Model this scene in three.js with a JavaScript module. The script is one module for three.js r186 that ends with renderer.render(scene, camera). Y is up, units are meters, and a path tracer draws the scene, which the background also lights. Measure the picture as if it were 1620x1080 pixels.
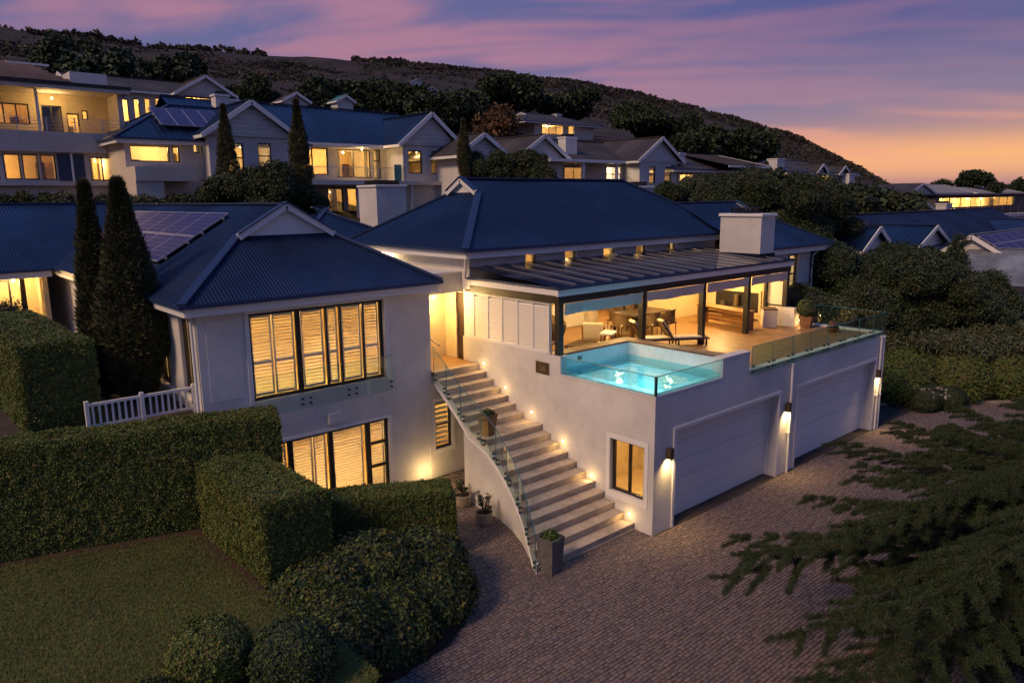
import * as THREE from 'three';
import { mergeGeometries } from 'three/addons/utils/BufferGeometryUtils.js';
import { RoundedBoxGeometry } from 'three/addons/geometries/RoundedBoxGeometry.js';
import { FontLoader } from 'three/addons/loaders/FontLoader.js';
import { TextGeometry } from 'three/addons/geometries/TextGeometry.js';
import { RectAreaLightUniformsLib } from 'three/addons/lights/RectAreaLightUniformsLib.js';
RectAreaLightUniformsLib.init();

// ---------------------------------------------------------------- camera, sky, sun, exposure
const scene = new THREE.Scene();
const camera = new THREE.PerspectiveCamera(49.63, 1620 / 1080, 0.1, 9000);
camera.position.set(-13.148, 7.869, 10.028);
camera.up.set(0.13375, 0.98166, -0.13587);
camera.lookAt(-13.148 + 0.64816, 7.869 - 0.19036, 10.028 - 0.73732);
const renderer = new THREE.WebGLRenderer({ antialias: true });
renderer.toneMapping = THREE.LinearToneMapping;
renderer.toneMappingExposure = 1.35;
renderer.shadowMap.enabled = true;

let seed = 7;
const R = () => { seed |= 0; seed = seed + 0x6D2B79F5 | 0; let t = Math.imul(seed ^ seed >>> 15, 1 | seed); t = t + Math.imul(t ^ t >>> 7, 61 | t) ^ t; return ((t ^ t >>> 14) >>> 0) / 4294967296; };
const rr = (a, b) => a + (b - a) * R();
const clamp = (x, a = 0, b = 1) => Math.min(b, Math.max(a, x));
const sstep = (a, b, x) => { const t = clamp((x - a) / (b - a)); return t * t * (3 - 2 * t); };
const lerp = (a, b, t) => a + (b - a) * t;
const hsh = (x, y, z = 0) => { let h = Math.imul(x | 0, 374761393) + Math.imul(y | 0, 668265263) + Math.imul(z | 0, 2147483647 ^ 1274126177); h = Math.imul(h ^ h >>> 13, 1274126177); return ((h ^ h >>> 16) >>> 0) / 4294967296; };
function vn(x, y, z = 0) {                                   // value noise
  const X = Math.floor(x), Y = Math.floor(y), u = x - X, v = y - Y, a = u * u * (3 - 2 * u), b = v * v * (3 - 2 * v);
  return lerp(lerp(hsh(X, Y, z), hsh(X + 1, Y, z), a), lerp(hsh(X, Y + 1, z), hsh(X + 1, Y + 1, z), a), b);
}
const fbm = (x, y, z = 0, n = 4) => { let s = 0, a = .5, t = 0; for (let i = 0; i < n; i++) { s += a * vn(x, y, z + i * 17); t += a; a *= .5; x *= 2.03; y *= 2.03; } return s / t; };
const table = (T, x) => { if (x <= T[0][0]) return T[0][1]; for (let i = 1; i < T.length; i++) if (x <= T[i][0]) return lerp(T[i - 1][1], T[i][1], (x - T[i - 1][0]) / (T[i][0] - T[i - 1][0])); return T[T.length - 1][1]; };
const mix3 = (a, b, t) => [lerp(a[0], b[0], t), lerp(a[1], b[1], t), lerp(a[2], b[2], t)];

{ // dusk sky: violet above, rose streaks of high cloud, an orange band low where the sun has set (azimuth 72 degrees from -z towards +x)
  const W = 2048, H = 1024, d = new Float32Array(W * H * 4);
  for (let j = 0; j < H; j++) for (let i = 0; i < W; i++) {
    const el = ((j + .5) / H - .5) * Math.PI, th = ((i + .5) / W - .5) * 2 * Math.PI;
    const y = Math.sin(el), c = Math.cos(el), x = Math.cos(th) * c, z = Math.sin(th) * c;
    const az = Math.atan2(x, -z), dd = Math.acos(clamp(Math.cos(az - 1.29), -1, 1)) / Math.PI;   // 0 towards the sunset, 1 away from it
    const e = el * 180 / Math.PI;
    const near = Math.exp(-Math.pow(dd / .17, 2)), wide = Math.exp(-Math.pow(dd / .42, 2));
    let low = mix3([.26, .165, .225], [.46, .23, .17], near), mid = mix3([.200, .145, .245], [.195, .155, .230], near), high = mix3([.120, .112, .240], [.066, .076, .205], near);
    low = mix3([.060, .095, .20], low, wide * .92 + .08); mid = mix3([.055, .098, .215], mid, wide * .92 + .08); high = mix3([.05, .09, .21], high, wide * .85 + .15);
    let col = e < 6 ? mix3(low, mid, sstep(0, 7, e)) : mix3(mid, high, sstep(5, 13, e));
    if (e < 6) { const g = near * Math.exp(-Math.pow((e - 2.4) / 1.5, 2)); col = mix3(col, [.74, .36, .15], g * .9); const p = Math.exp(-Math.pow((e - .3) / .8, 2)) * near; col = mix3(col, [.27, .135, .19], p * .75); }
    col = mix3(col, [.036, .086, .25], sstep(13, 42, e));
    col = mix3(col, [.026, .078, .235], sstep(40, 90, e));
    if (e > -1) { // streaks of cloud, seen in perspective on a high flat layer
      const k = 1 / (y + .09), px = (x * .62 + z * .78) * k, pz = (x * .78 - z * .62) * k, wx = fbm(px * .7, pz * .7, 41, 3) * 1.6;
      const n = fbm(px * 1.0 + wx * 1.5, pz * 3.0 + wx * 2.2, 3, 6), m = fbm(px * .35 + 9, pz * .55 + 4, 8, 3);
      const left = Math.exp(-Math.pow((az * 57.3 - 19) / 22, 2)) * Math.exp(-Math.pow((e - 11.4) / 2.2, 2)), mids = Math.exp(-Math.pow((az * 57.3 - 55) / 12, 2)) * Math.exp(-Math.pow((e - 7) / 2.4, 2));
      const cl = sstep(.48, .70, n * .66 + m * .36 + left * .13 + mids * .03) * sstep(.3, 3, e) * (1 - sstep(24, 50, e));
      const tint = mix3([.50, .195, .215], [.68, .30, .19], near * (1 - sstep(4, 8, e)));
      const cc = mix3(tint, [.24, .16, .29], sstep(14, 22, e));
      col = mix3(col, cc, cl * lerp(.28, .66, wide) * lerp(1, .25, near * sstep(3.5, 7, e)));
      const d2 = sstep(.52, .7, fbm(px * .8 + 31 + wx, pz * 4.6 + 7, 21, 5)) * sstep(5, 9, e) * (1 - sstep(22, 44, e));
      col = mix3(col, [.105, .108, .225], d2 * .4);
    } else { col = mix3(col, [.05, .05, .09], sstep(-1, -6, e)); }
    const o = (j * W + i) * 4; d[o] = col[0]; d[o + 1] = col[1]; d[o + 2] = col[2]; d[o + 3] = 1;
  }
  const t = new THREE.DataTexture(d, W, H, THREE.RGBAFormat, THREE.FloatType);
  t.mapping = THREE.EquirectangularReflectionMapping; t.magFilter = t.minFilter = THREE.LinearFilter; t.needsUpdate = true;
  scene.background = t; scene.environment = t; scene.environmentIntensity = 1;
}
const sun = new THREE.DirectionalLight(new THREE.Color().setRGB(1, .66, .41), 1.5);      // the last afterglow: faint, very soft, on the faces turned to -x
sun.position.set(-60, 49, 1); sun.target.position.set(0, 0, 0); sun.shadow.radius = 28; sun.castShadow = true;
Object.assign(sun.shadow.camera, { left: -40, right: 40, top: 40, bottom: -40, far: 200 });
scene.add(sun, sun.target);

// ---------------------------------------------------------------- textures and materials
function tex(n, f, srgb = true) {
  const d = new Uint8Array(n * n * 4);
  for (let j = 0; j < n; j++) for (let i = 0; i < n; i++) { const c = f(i / n, j / n), o = (j * n + i) * 4; d[o] = clamp(c[0]) * 255; d[o + 1] = clamp(c[1]) * 255; d[o + 2] = clamp(c[2]) * 255; d[o + 3] = 255; }
  const t = new THREE.DataTexture(d, n, n); t.wrapS = t.wrapT = THREE.RepeatWrapping; t.magFilter = THREE.LinearFilter; t.minFilter = THREE.LinearMipmapLinearFilter; t.generateMipmaps = true;
  if (srgb) t.colorSpace = THREE.SRGBColorSpace; t.needsUpdate = true; return t;
}
const rep = (t, s) => { const c = t.clone(); c.repeat.set(s, s); c.needsUpdate = true; return c; };
function tn(u, v, f, z = 0) {                                // noise that tiles over the unit square
  const a = u * f, b = v * f, g = (x, y) => hsh(((x % f) + f) % f, ((y % f) + f) % f, z), X = Math.floor(a), Y = Math.floor(b), p = a - X, q = b - Y, s = p * p * (3 - 2 * p), t = q * q * (3 - 2 * q);
  return lerp(lerp(g(X, Y), g(X + 1, Y), s), lerp(g(X, Y + 1), g(X + 1, Y + 1), s), t);
}
const tf = (u, v, f, z = 0) => .5 * tn(u, v, f, z) + .27 * tn(u, v, f * 2, z + 3) + .15 * tn(u, v, f * 4, z + 5) + .08 * tn(u, v, f * 8, z + 9);
const plasterC = tex(512, (u, v) => { const a = tf(u, v, 3, 1), b = tf(u, v, 24, 2); const s = .93 + (a - .5) * .16 + (b - .5) * .07; return [s, s, s]; });
const grainB = tex(512, (u, v) => { const a = tf(u, v, 32, 4); return [a, a, a]; }, false);
const patchR = tex(256, (u, v) => { const a = .78 + .44 * (tf(u, v, 4, 11) - .5); return [a, a, a]; }, false);
const woodC = tex(256, (u, v) => { const w = tf(u, v * 1, 4, 6), l = tn(u, v, 64, 7) * .3 + .7 * tn(u * 1, (v * 16) % 1, 16, 8); const s = .74 + .25 * l + .16 * (w - .5); return [s, s * .98, s * .95]; });
const stoneC = tex(512, (u, v) => { const a = tf(u, v, 6, 14), b = tf(u, v, 48, 15), k = Math.abs(tf(u, v, 4, 16) - .5); const s = .86 + (a - .5) * .3 + (b - .5) * .12 - (k < .012 ? .06 : 0); return [s, s * .975, s * .94]; });
const roofC = tex(512, (u, v) => { const a = tf(u, v, 4, 24), b = tf(u, v, 40, 25); const s = .84 + (a - .5) * .42 + (b - .5) * .16; return [s, s, s]; });
const lin = (r, g, b) => new THREE.Color().setRGB(r, g, b);
const mat = (c, o = {}) => new THREE.MeshStandardMaterial({ color: Array.isArray(c) ? lin(...c) : c, roughness: .8, side: THREE.DoubleSide, ...o });
const plasterOpts = { map: rep(plasterC, .22), bumpMap: rep(grainB, .9), bumpScale: .004, roughness: .85 };
const M = {
  white: mat([.76, .74, .72], plasterOpts), trim: mat([.78, .77, .76], { roughness: .5 }),
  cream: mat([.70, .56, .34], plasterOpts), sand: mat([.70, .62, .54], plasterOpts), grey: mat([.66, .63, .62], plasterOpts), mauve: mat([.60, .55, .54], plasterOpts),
  roof: mat([.018, .043, .125], { map: rep(roofC, .17), roughness: .42, metalness: .25, roughnessMap: rep(patchR, .3) }),
  roofDark: mat([.020, .026, .050], { map: rep(roofC, .2), roughness: .09, metalness: .1 }),
  cap: mat([.024, .05, .13], { roughness: .45, metalness: .2 }),
  roofGrey: mat([.085, .075, .08], { map: rep(roofC, .3), roughness: .7 }), roofBrown: mat([.16, .10, .075], { map: rep(roofC, .3), roughness: .8 }),
  dark: mat([.018, .014, .013], { roughness: .45 }), black: mat([.01, .01, .012], { roughness: .4 }),
  metal: mat([.45, .46, .48], { roughness: .35, metalness: .8 }), steel: mat([.12, .13, .14], { roughness: .35, metalness: .8 }),
  shutter: mat([.80, .76, .70], { roughness: .55 }), slat: mat([.82, .78, .70], { roughness: .5 }),
  stone: mat([.70, .61, .51], { map: rep(stoneC, .8), bumpMap: rep(grainB, 2), bumpScale: .002, roughness: .7 }),
  tile: mat([.44, .26, .115], { map: rep(stoneC, .5), roughness: .45 }),
  coping: mat([.15, .085, .065], { map: rep(stoneC, 1.2), roughness: .6 }),
  wood: mat([.36, .17, .06], { map: rep(woodC, 1.2), roughness: .5 }), woodDark: mat([.05, .026, .014], { map: rep(woodC, 1.5), roughness: .45 }),
  wicker: mat([.16, .105, .06], { map: rep(stoneC, 3), roughness: .8 }), canvas: mat([.62, .55, .5], { roughness: .95, bumpMap: rep(grainB, 3), bumpScale: .003 }),
  cushion: mat([.7, .62, .5], { roughness: .95 }), poolWall: mat([.74, .83, .85], { map: rep(plasterC, .6), roughness: .4 }), poolFloor: mat([.02, .28, .38], { map: rep(plasterC, .6), roughness: .4 }),
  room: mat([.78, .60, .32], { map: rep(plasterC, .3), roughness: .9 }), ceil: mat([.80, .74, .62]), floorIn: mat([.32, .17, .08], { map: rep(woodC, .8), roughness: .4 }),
  curtain: mat([.78, .66, .42], { roughness: .95 }),
  earth: mat([.095, .075, .066], { map: rep(stoneC, .7), roughness: 1 }), soil: mat([.022, .014, .009], { roughness: 1 }),
  pot: mat([.42, .36, .30], { map: rep(stoneC, 1.5), roughness: .85 }), potGrey: mat([.20, .195, .20], { map: rep(stoneC, 2), bumpMap: rep(grainB, 1.5), bumpScale: .006, roughness: .8 }), potTerra: mat([.30, .16, .085], { map: rep(stoneC, 1.5), roughness: .85 }),
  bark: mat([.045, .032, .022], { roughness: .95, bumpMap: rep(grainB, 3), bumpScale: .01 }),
  leaf: mat([1, 1, 1], { roughness: .62 }), needle: mat([1, 1, 1], { roughness: .7 }), petal: mat([.8, .78, .74], { roughness: .6 }),
  blue: mat([.03, .05, .12], { roughness: .6 }), teal: mat([.05, .19, .24], { roughness: .5 }),
  cell: mat([.024, .027, .15], { roughness: .5, metalness: 0 }), alu: mat([.5, .5, .53], { roughness: .4, metalness: .7 }),
  bronze: mat([.13, .09, .05], { roughness: .5, metalness: .5 }), brass: mat([.42, .33, .22], { roughness: .4, metalness: .6 }),
};
M.white.name = 'white plaster';
const glass = (c, o = {}) => new THREE.MeshPhysicalMaterial({ color: lin(...c), transmission: 1, thickness: 0, roughness: .02, ior: 1.5, side: THREE.DoubleSide, ...o });
M.pane = glass([.93, .95, .94]); M.railGlass = glass([.90, .965, .95]); M.deckGlass = glass([.74, .90, .87]); M.poolGlass = glass([.80, .96, .965]);
M.water = glass([.30, .80, .88], { ior: 1.33, roughness: .03, bumpMap: rep(tex(256, (u, v) => { const a = tf(u, v, 5, 31); return [a, a, a]; }, false), .55), bumpScale: .018 });
const glow = (r, g, b, k) => new THREE.MeshStandardMaterial({ color: lin(.8, .7, .5), emissive: lin(r, g, b), emissiveIntensity: k, roughness: .6 });
M.lampGlow = glow(1, .62, .26, 5); M.spotGlow = glow(1, .66, .34, 7); M.poolGlow = glow(.9, 1, .9, 14); M.softGlow = glow(1, .72, .38, 3);
const WARM = lin(1, .635, .235), WARM2 = lin(1, .70, .33), WHITEWARM = lin(1, .74, .42);

// ---------------------------------------------------------------- geometry helpers
const V = (x, y, z) => new THREE.Vector3(x, y, z);
function clean(g) { const n = g.index ? g.toNonIndexed() : g; for (const k of Object.keys(n.attributes)) if (!['position', 'normal', 'uv'].includes(k)) n.deleteAttribute(k); n.morphAttributes = {}; return n; }
function uvm(g) {                                            // uv in metres, by the axis each face looks along
  const p = g.attributes.position, n = g.attributes.normal, u = new Float32Array(p.count * 2);
  for (let i = 0; i < p.count; i++) {
    const a = Math.abs(n.getX(i)), b = Math.abs(n.getY(i)), c = Math.abs(n.getZ(i));
    if (b >= a && b >= c) { u[2 * i] = p.getX(i); u[2 * i + 1] = p.getZ(i); } else if (a >= c) { u[2 * i] = p.getZ(i); u[2 * i + 1] = p.getY(i); } else { u[2 * i] = p.getX(i); u[2 * i + 1] = p.getY(i); }
  }
  g.setAttribute('uv', new THREE.BufferAttribute(u, 2)); return g;
}
const join = (l) => uvm(mergeGeometries(l.flat(Infinity).filter(Boolean).map(clean)));
const taken = {};
const numbered = (n) => { if (!(n in taken)) { taken[n] = 0; return n; } return n + '_' + String(++taken[n]).padStart(3, '0'); };
function mesh(name, g, m, parent) { const o = new THREE.Mesh(Array.isArray(g) ? join(g) : uvm(clean(g)), m); o.name = name; o.castShadow = o.receiveShadow = true; parent.add(o); return o; }
function raw(name, g, m, parent) { const o = new THREE.Mesh(g, m); o.name = name; o.castShadow = o.receiveShadow = true; parent.add(o); return o; }
function thing(name, label, category, pos = [0, 0, 0], ry = 0, group) { const o = new THREE.Group(); o.name = numbered(name); o.position.set(...pos); o.rotation.y = ry; o.userData = { label, category }; if (group) o.userData.group = group; scene.add(o); return o; }
function structure(name, g, m) { const o = mesh(name, g, m, scene); o.userData.kind = 'structure'; return o; }
function part(name, parent) { const o = new THREE.Group(); o.name = name; parent.add(o); return o; }
const bx = (x0, x1, y0, y1, z0, z1) => new THREE.BoxGeometry(Math.abs(x1 - x0), Math.abs(y1 - y0), Math.abs(z1 - z0)).translate((x0 + x1) / 2, (y0 + y1) / 2, (z0 + z1) / 2);
const rbx = (x0, x1, y0, y1, z0, z1, r = .01) => new RoundedBoxGeometry(Math.abs(x1 - x0), Math.abs(y1 - y0), Math.abs(z1 - z0), 2, r).translate((x0 + x1) / 2, (y0 + y1) / 2, (z0 + z1) / 2);
const cyl = (r0, r1, h, x, y, z, n = 12) => new THREE.CylinderGeometry(r1, r0, h, n).translate(x, y + h / 2, z);
function bar(a, b, w, h, up = V(0, 1, 0)) {                  // a beam from a to b, w wide and h deep
  const d = b.clone().sub(a), L = d.length(); d.normalize(); const s = V(0, 0, 0).crossVectors(up, d).normalize(), n = V(0, 0, 0).crossVectors(d, s);
  const g = new THREE.BoxGeometry(w, h, L); g.applyMatrix4(new THREE.Matrix4().makeBasis(s, n, d)); const c = a.clone().add(b).multiplyScalar(.5); return g.translate(c.x, c.y, c.z);
}
function rod(a, b, r0, r1 = r0, n = 6) { const d = b.clone().sub(a), g = new THREE.CylinderGeometry(r1, r0, d.length(), n, 1); g.applyQuaternion(new THREE.Quaternion().setFromUnitVectors(V(0, 1, 0), d.normalize())); const c = a.clone().add(b).multiplyScalar(.5); return g.translate(c.x, c.y, c.z); }
function poly(pts) {                                         // a flat convex polygon
  const p = [], q = pts.map((a) => a.isVector3 ? a : V(...a)); for (let i = 1; i < q.length - 1; i++) for (const v of [q[0], q[i], q[i + 1]]) p.push(v.x, v.y, v.z);
  const g = new THREE.BufferGeometry(); g.setAttribute('position', new THREE.Float32BufferAttribute(p, 3)); g.computeVertexNormals(); g.setAttribute('uv', new THREE.Float32BufferAttribute(new Float32Array(p.length / 3 * 2), 2)); return g;
}
function corrugated(pts, pitch = .09, amp = .011, pan = false) {   // a roof slope; its first edge is the eave; real ribs run up the slope
  const P = pts.map((a) => a.isVector3 ? a : V(...a)), o = P[0], s = P[1].clone().sub(o).normalize(), n = V(0, 0, 0);
  for (let i = 1; i < P.length - 1 && n.length() < 1e-6; i++) n.crossVectors(P[1].clone().sub(o), P[i + 1].clone().sub(o));
  n.normalize(); if (n.y < 0) n.negate(); const t = V(0, 0, 0).crossVectors(n, s); if (t.y < 0) t.negate();
  const Q = P.map((p) => { const d = p.clone().sub(o); return [d.dot(s), d.dot(t)]; });
  const a0 = Math.min(...Q.map((q) => q[0])), a1 = Math.max(...Q.map((q) => q[0])), pos = [], nor = [], uv = [], idx = []; let k = 0;
  const add = (x, off, dn) => {
    let lo = 1e9, hi = -1e9; const X = clamp(x, a0 + 1e-4, a1 - 1e-4);
    for (let i = 0; i < Q.length; i++) { const A = Q[i], B = Q[(i + 1) % Q.length]; if ((A[0] - X) * (B[0] - X) > 0 || A[0] === B[0]) continue; const y = A[1] + (B[1] - A[1]) * (X - A[0]) / (B[0] - A[0]); lo = Math.min(lo, y); hi = Math.max(hi, y); }
    const nn = n.clone().addScaledVector(s, -dn).normalize();
    for (const y of [lo, hi]) { const p = o.clone().addScaledVector(s, X).addScaledVector(t, y).addScaledVector(n, off); pos.push(p.x, p.y, p.z); nor.push(nn.x, nn.y, nn.z); uv.push(X, y); }
    if (k > 0) idx.push(2 * k - 2, 2 * k, 2 * k - 1, 2 * k - 1, 2 * k, 2 * k + 1); k++;
  };
  if (pan) { for (let x = a0; x < a1; x += pitch) for (const [dx, off, dn] of [[0, 0, 0], [pitch * .86, 0, 0], [pitch * .88, amp, 0], [pitch * .98, amp, 0]]) add(Math.min(x + dx, a1), off, dn); }
  else { const N = Math.ceil((a1 - a0) / pitch * 6); for (let i = 0; i <= N; i++) { const x = a0 + (a1 - a0) * i / N, w = 2 * Math.PI / pitch; add(x, amp * Math.sin(w * x), amp * w * Math.cos(w * x)); } }
  const g = new THREE.BufferGeometry(); g.setAttribute('position', new THREE.Float32BufferAttribute(pos, 3)); g.setAttribute('normal', new THREE.Float32BufferAttribute(nor, 3)); g.setAttribute('uv', new THREE.Float32BufferAttribute(uv, 2)); g.setIndex(idx);
  return g.toNonIndexed();
}
function wallXY(x0, x1, y0, y1, z, th, holes = [], outline) {       // a wall facing +z whose outer face lies at z; holes [x0, x1, y0, y1]
  const s = new THREE.Shape(); (outline || [[x0, y0], [x1, y0], [x1, y1], [x0, y1]]).forEach((p, i) => i ? s.lineTo(...p) : s.moveTo(...p));
  for (const [a, b, c, d] of holes) { const h = new THREE.Path(); h.moveTo(a, c); h.lineTo(a, d); h.lineTo(b, d); h.lineTo(b, c); s.holes.push(h); }
  return new THREE.ExtrudeGeometry(s, { depth: th, bevelEnabled: false }).translate(0, 0, z - th);
}
function wallZY(z0, z1, y0, y1, x, th, holes = [], outline) {       // a wall facing -x whose outer face lies at x; holes [z0, z1, y0, y1]
  return wallXY(z0, z1, y0, y1, 0, th, holes, outline).applyMatrix4(new THREE.Matrix4().makeBasis(V(0, 0, 1), V(0, 1, 0), V(-1, 0, 0))).translate(x, 0, 0);
}
function lamp(parent, x, y, z, I, color = WARM, r = .04, m = M.lampGlow, name = 'ceiling_lamp') { // a glowing bulb with its light inside
  raw(name, new THREE.SphereGeometry(r, 12, 8).translate(x, y, z), m, parent);
  const l = new THREE.PointLight(color, I * 1.55, 0, 2); l.position.set(x, y - r - .03, z); l.shadow.radius = 3; l.castShadow = true; parent.add(l); return l;
}

// ---------------------------------------------------------------- terrain: the hillside behind and the mountain
const RIDGE = [[-30, .17], [3.88, .1869], [8.43, .1903], [10.37, .1855], [13.14, .1874], [16.39, .1783], [19.12, .1810], [23.16, .1795], [27.43, .1780], [32.77, .1750], [36.43, .1712], [41.07, .1627], [45.73, .1522], [50.35, .136], [54.89, .1178], [59.31, .0919], [62.32, .071], [64.84, .0486], [67.28, .029], [69.27, .0107], [70.78, .002], [75, -.001], [110, -.002]];
const CURVE = [[0, .3], [24, 1.0], [30, 3.0], [44, 6.6], [60, 9], [80, 12.2], [105, 15.6], [150, 22], [200, 30], [350, 57], [520, 90], [690, 128], [760, 130], [1000, 90], [1400, 40]];
const CX = -13.1, CZ = 10;
function hillAt(x, z) {
  const r = Math.hypot(x - CX, z - CZ), az = Math.atan2(x - CX, -(z - CZ)) * 180 / Math.PI, k = clamp(table(RIDGE, az) / .178, 0, 1.1);
  const top = table(CURVE, r) , near = 1 - sstep(60, 240, r);
  const kk = lerp(k, 1 - sstep(46, 68, az) * .72, near);
  let h = (top - 1) * kk * (r > 250 ? lerp(1, 150 * k / .8 / Math.max(60, 168 * k) , 0) : 1) + 1;
  if (r > 300) h += (fbm(x * .011, z * .011, 5, 4) - .5) * 16 * sstep(300, 520, r) * (1 - sstep(600, 690, r)) * clamp(k * 3) + (fbm(x * .045, z * .045, 6, 3) - .5) * 5 * sstep(300, 520, r) * clamp(k * 3);
  else h += (fbm(x * .05, z * .05, 6, 3) - .5) * 1.2 * sstep(40, 80, r);
  return h;
}
{
  const A = 150, B = 74, pos = [], uv = [], idx = [], rs = []; for (let j = 0; j < B; j++) rs.push(34 * Math.pow(1400 / 34, j / (B - 1)));
  for (let j = 0; j < B; j++) for (let i = 0; i < A; i++) { const a = lerp(-34, 112, i / (A - 1)) * Math.PI / 180, x = CX + Math.sin(a) * rs[j], z = CZ - Math.cos(a) * rs[j]; pos.push(x, hillAt(x, z), z); uv.push(x * .02, z * .02); }
  for (let j = 0; j < B - 1; j++) for (let i = 0; i < A - 1; i++) { const k = j * A + i; idx.push(k, k + 1, k + A, k + 1, k + A + 1, k + A); }
  const g = new THREE.BufferGeometry(); g.setAttribute('position', new THREE.Float32BufferAttribute(pos, 3)); g.setAttribute('uv', new THREE.Float32BufferAttribute(uv, 2)); g.setIndex(idx); g.computeVertexNormals();
  const scrub = tex(512, (u, v) => { const a = tf(u, v, 10, 41), b = tf(u, v, 50, 42), c = tf(u, v, 3, 43); return mix3(mix3([.20, .17, .12], [.30, .24, .19], sstep(.4, .65, a)), mix3([.10, .12, .07], [.36, .31, .27], sstep(.55, .7, c)), sstep(.4, .62, b)); });
  const o = raw('mountain_hillside', g, mat([.52, .45, .46], { map: scrub, roughness: 1 }), scene); o.userData.kind = 'structure';
  // a far blue range low on the right
  const q = [], qi = []; let n = 0; for (let a = 55; a <= 112; a += .5) { const t = a * Math.PI / 180, h = 8 + 46 * fbm(a * .16, 1, 77, 4) * sstep(60, 72, a) , D = 4200; for (const y of [-60, h]) q.push(CX + Math.sin(t) * (D + (y > -50 ? 200 : 0)), y, CZ - Math.cos(t) * (D + (y > -50 ? 200 : 0))); if (n) qi.push(2 * n - 2, 2 * n, 2 * n - 1, 2 * n - 1, 2 * n, 2 * n + 1); n++; }
  const f = new THREE.BufferGeometry(); f.setAttribute('position', new THREE.Float32BufferAttribute(q, 3)); f.setIndex(qi); f.computeVertexNormals(); const fo = raw('far_hills', f, mat([.12, .11, .085], { roughness: 1 }), scene); fo.userData.kind = 'structure';
  // the plain that all this stands on
  structure('ground', new THREE.CircleGeometry(3500, 48).rotateX(-Math.PI / 2).translate(0, -.35, 0), mat([.05, .05, .035], { map: rep(stoneC, .05), roughness: 1 }));
}

// ---------------------------------------------------------------- driveway of small stone setts
const lawnEdge = [[-8.7, -2.2], [-5.9, -3.3], [-4.4, -2.3], [-4.15, -1.7], [-4.5, -1.0], [-5.0, -.45], [-6.1, .25], [-7.3, .45], [-8.2, .3], [-8.9, 1.0], [-9.6, 2.6], [-10.4, 5]];
const inPoly = (P, x, z) => { let c = false; for (let i = 0, j = P.length - 1; i < P.length; j = i++) if ((P[i][1] > z) !== (P[j][1] > z) && x < (P[j][0] - P[i][0]) * (z - P[i][1]) / (P[j][1] - P[i][1]) + P[i][0]) c = !c; return c; };
const gardenPoly = [...lawnEdge, [-30, 5], [-30, -2.2]];
const driveMinX = (z) => z > 5 ? -11 : z < -2.4 ? -6.6 : -10;
{
  const base = structure('driveway_bed', bx(-11, 26, -.3, .012, -6.5, 16), M.earth);
  const drive = new THREE.Group(); drive.name = 'driveway_paving'; drive.userData.kind = 'structure'; scene.add(drive);
  const L = .155, Wd = .078, list = [], cam = camera.position;
  camera.updateMatrixWorld(); camera.updateProjectionMatrix(); camera.aspect = 1620 / 1080; camera.updateProjectionMatrix(); const pv = V(0, 0, 0);
  for (let r = 0, z = -6.45; z < 12; z += Wd, r++) for (let x = -10.9 + rr(0, .1), ln = .15; x < 19.5; x += ln) {
    ln = rr(.09, .17); const lx = ln; x += 0;
    if (x > -.05 && z < .03) continue; if (x > 12.3 && z < -6) continue;
    if (inPoly(gardenPoly, x, z)) continue; if (x < -6.7 && z < -2) continue;
    pv.set(x, 0, z).project(camera); if (Math.abs(pv.x) > 1.12 || pv.y < -1.15 || pv.z > 1) continue;
    const w = fbm(x * .7, z * .7, 61, 3), q = R(); let c = mix3([.27, .225, .24], [.33, .258, .25], w); if (q < .14) c = mix3(c, [.17, .15, .17], .7); else if (q > .88) c = mix3(c, [.38, .28, .22], .7);
    const k = rr(.82, 1.16); list.push({ x: x + lx / 2, z: z + rr(-.01, .01), d: Math.hypot(x - cam.x, z - cam.z), c: c.map((v) => v * k), y: rr(-.004, .005), a: rr(-.06, .06), t: [rr(-.03, .03), rr(-.03, .03)], s: [lx / L * rr(.95, .99), rr(.86, 1)], vis: Math.abs(pv.x) < 1 && pv.y > -1 });
  }
  const g = uvm(clean(new RoundedBoxGeometry(L - .013, .06, Wd - .012, 1, .012)));
  const near = list.filter((p) => p.vis).sort((a, b) => a.d - b.d).slice(0, 300), nset = new Set(near), rest = list.filter((p) => !nset.has(p));
  const sm = mat([1, 1, 1], { map: rep(stoneC, 2), bumpMap: rep(grainB, 4), bumpScale: .004, roughness: .72 });
  const tones = {}, toneOf = (c) => { const k = c.map((v) => Math.round(v * 60)).join(); if (!tones[k]) { const m = sm.clone(); m.color = lin(...c.map((v) => Math.round(v * 60) / 60)); tones[k] = m; } return tones[k]; };
  const dm = new THREE.Object3D();
  const put = (o, p) => { o.position.set(p.x, -.012 + p.y, p.z); o.rotation.set(p.t[0], p.a, p.t[1]); o.scale.set(p.s[0], 1, p.s[1]); };
  for (const p of near) { const o = raw('sett', g, toneOf(p.c), drive); put(o, p); }
  const I = new THREE.InstancedMesh(g, sm, rest.length); I.name = 'setts'; I.userData.kind = 'stuff'; rest.forEach((p, i) => { put(dm, p); dm.updateMatrix(); I.setMatrixAt(i, dm.matrix); I.setColorAt(i, lin(...p.c)); }); I.castShadow = I.receiveShadow = true; drive.add(I);
  // kerb at the far side of the drive
  structure('drive_kerb', [bar(V(14.6, .03, -1.6), V(20, .03, 3.0), .16, .14)], M.pot);
}
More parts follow.
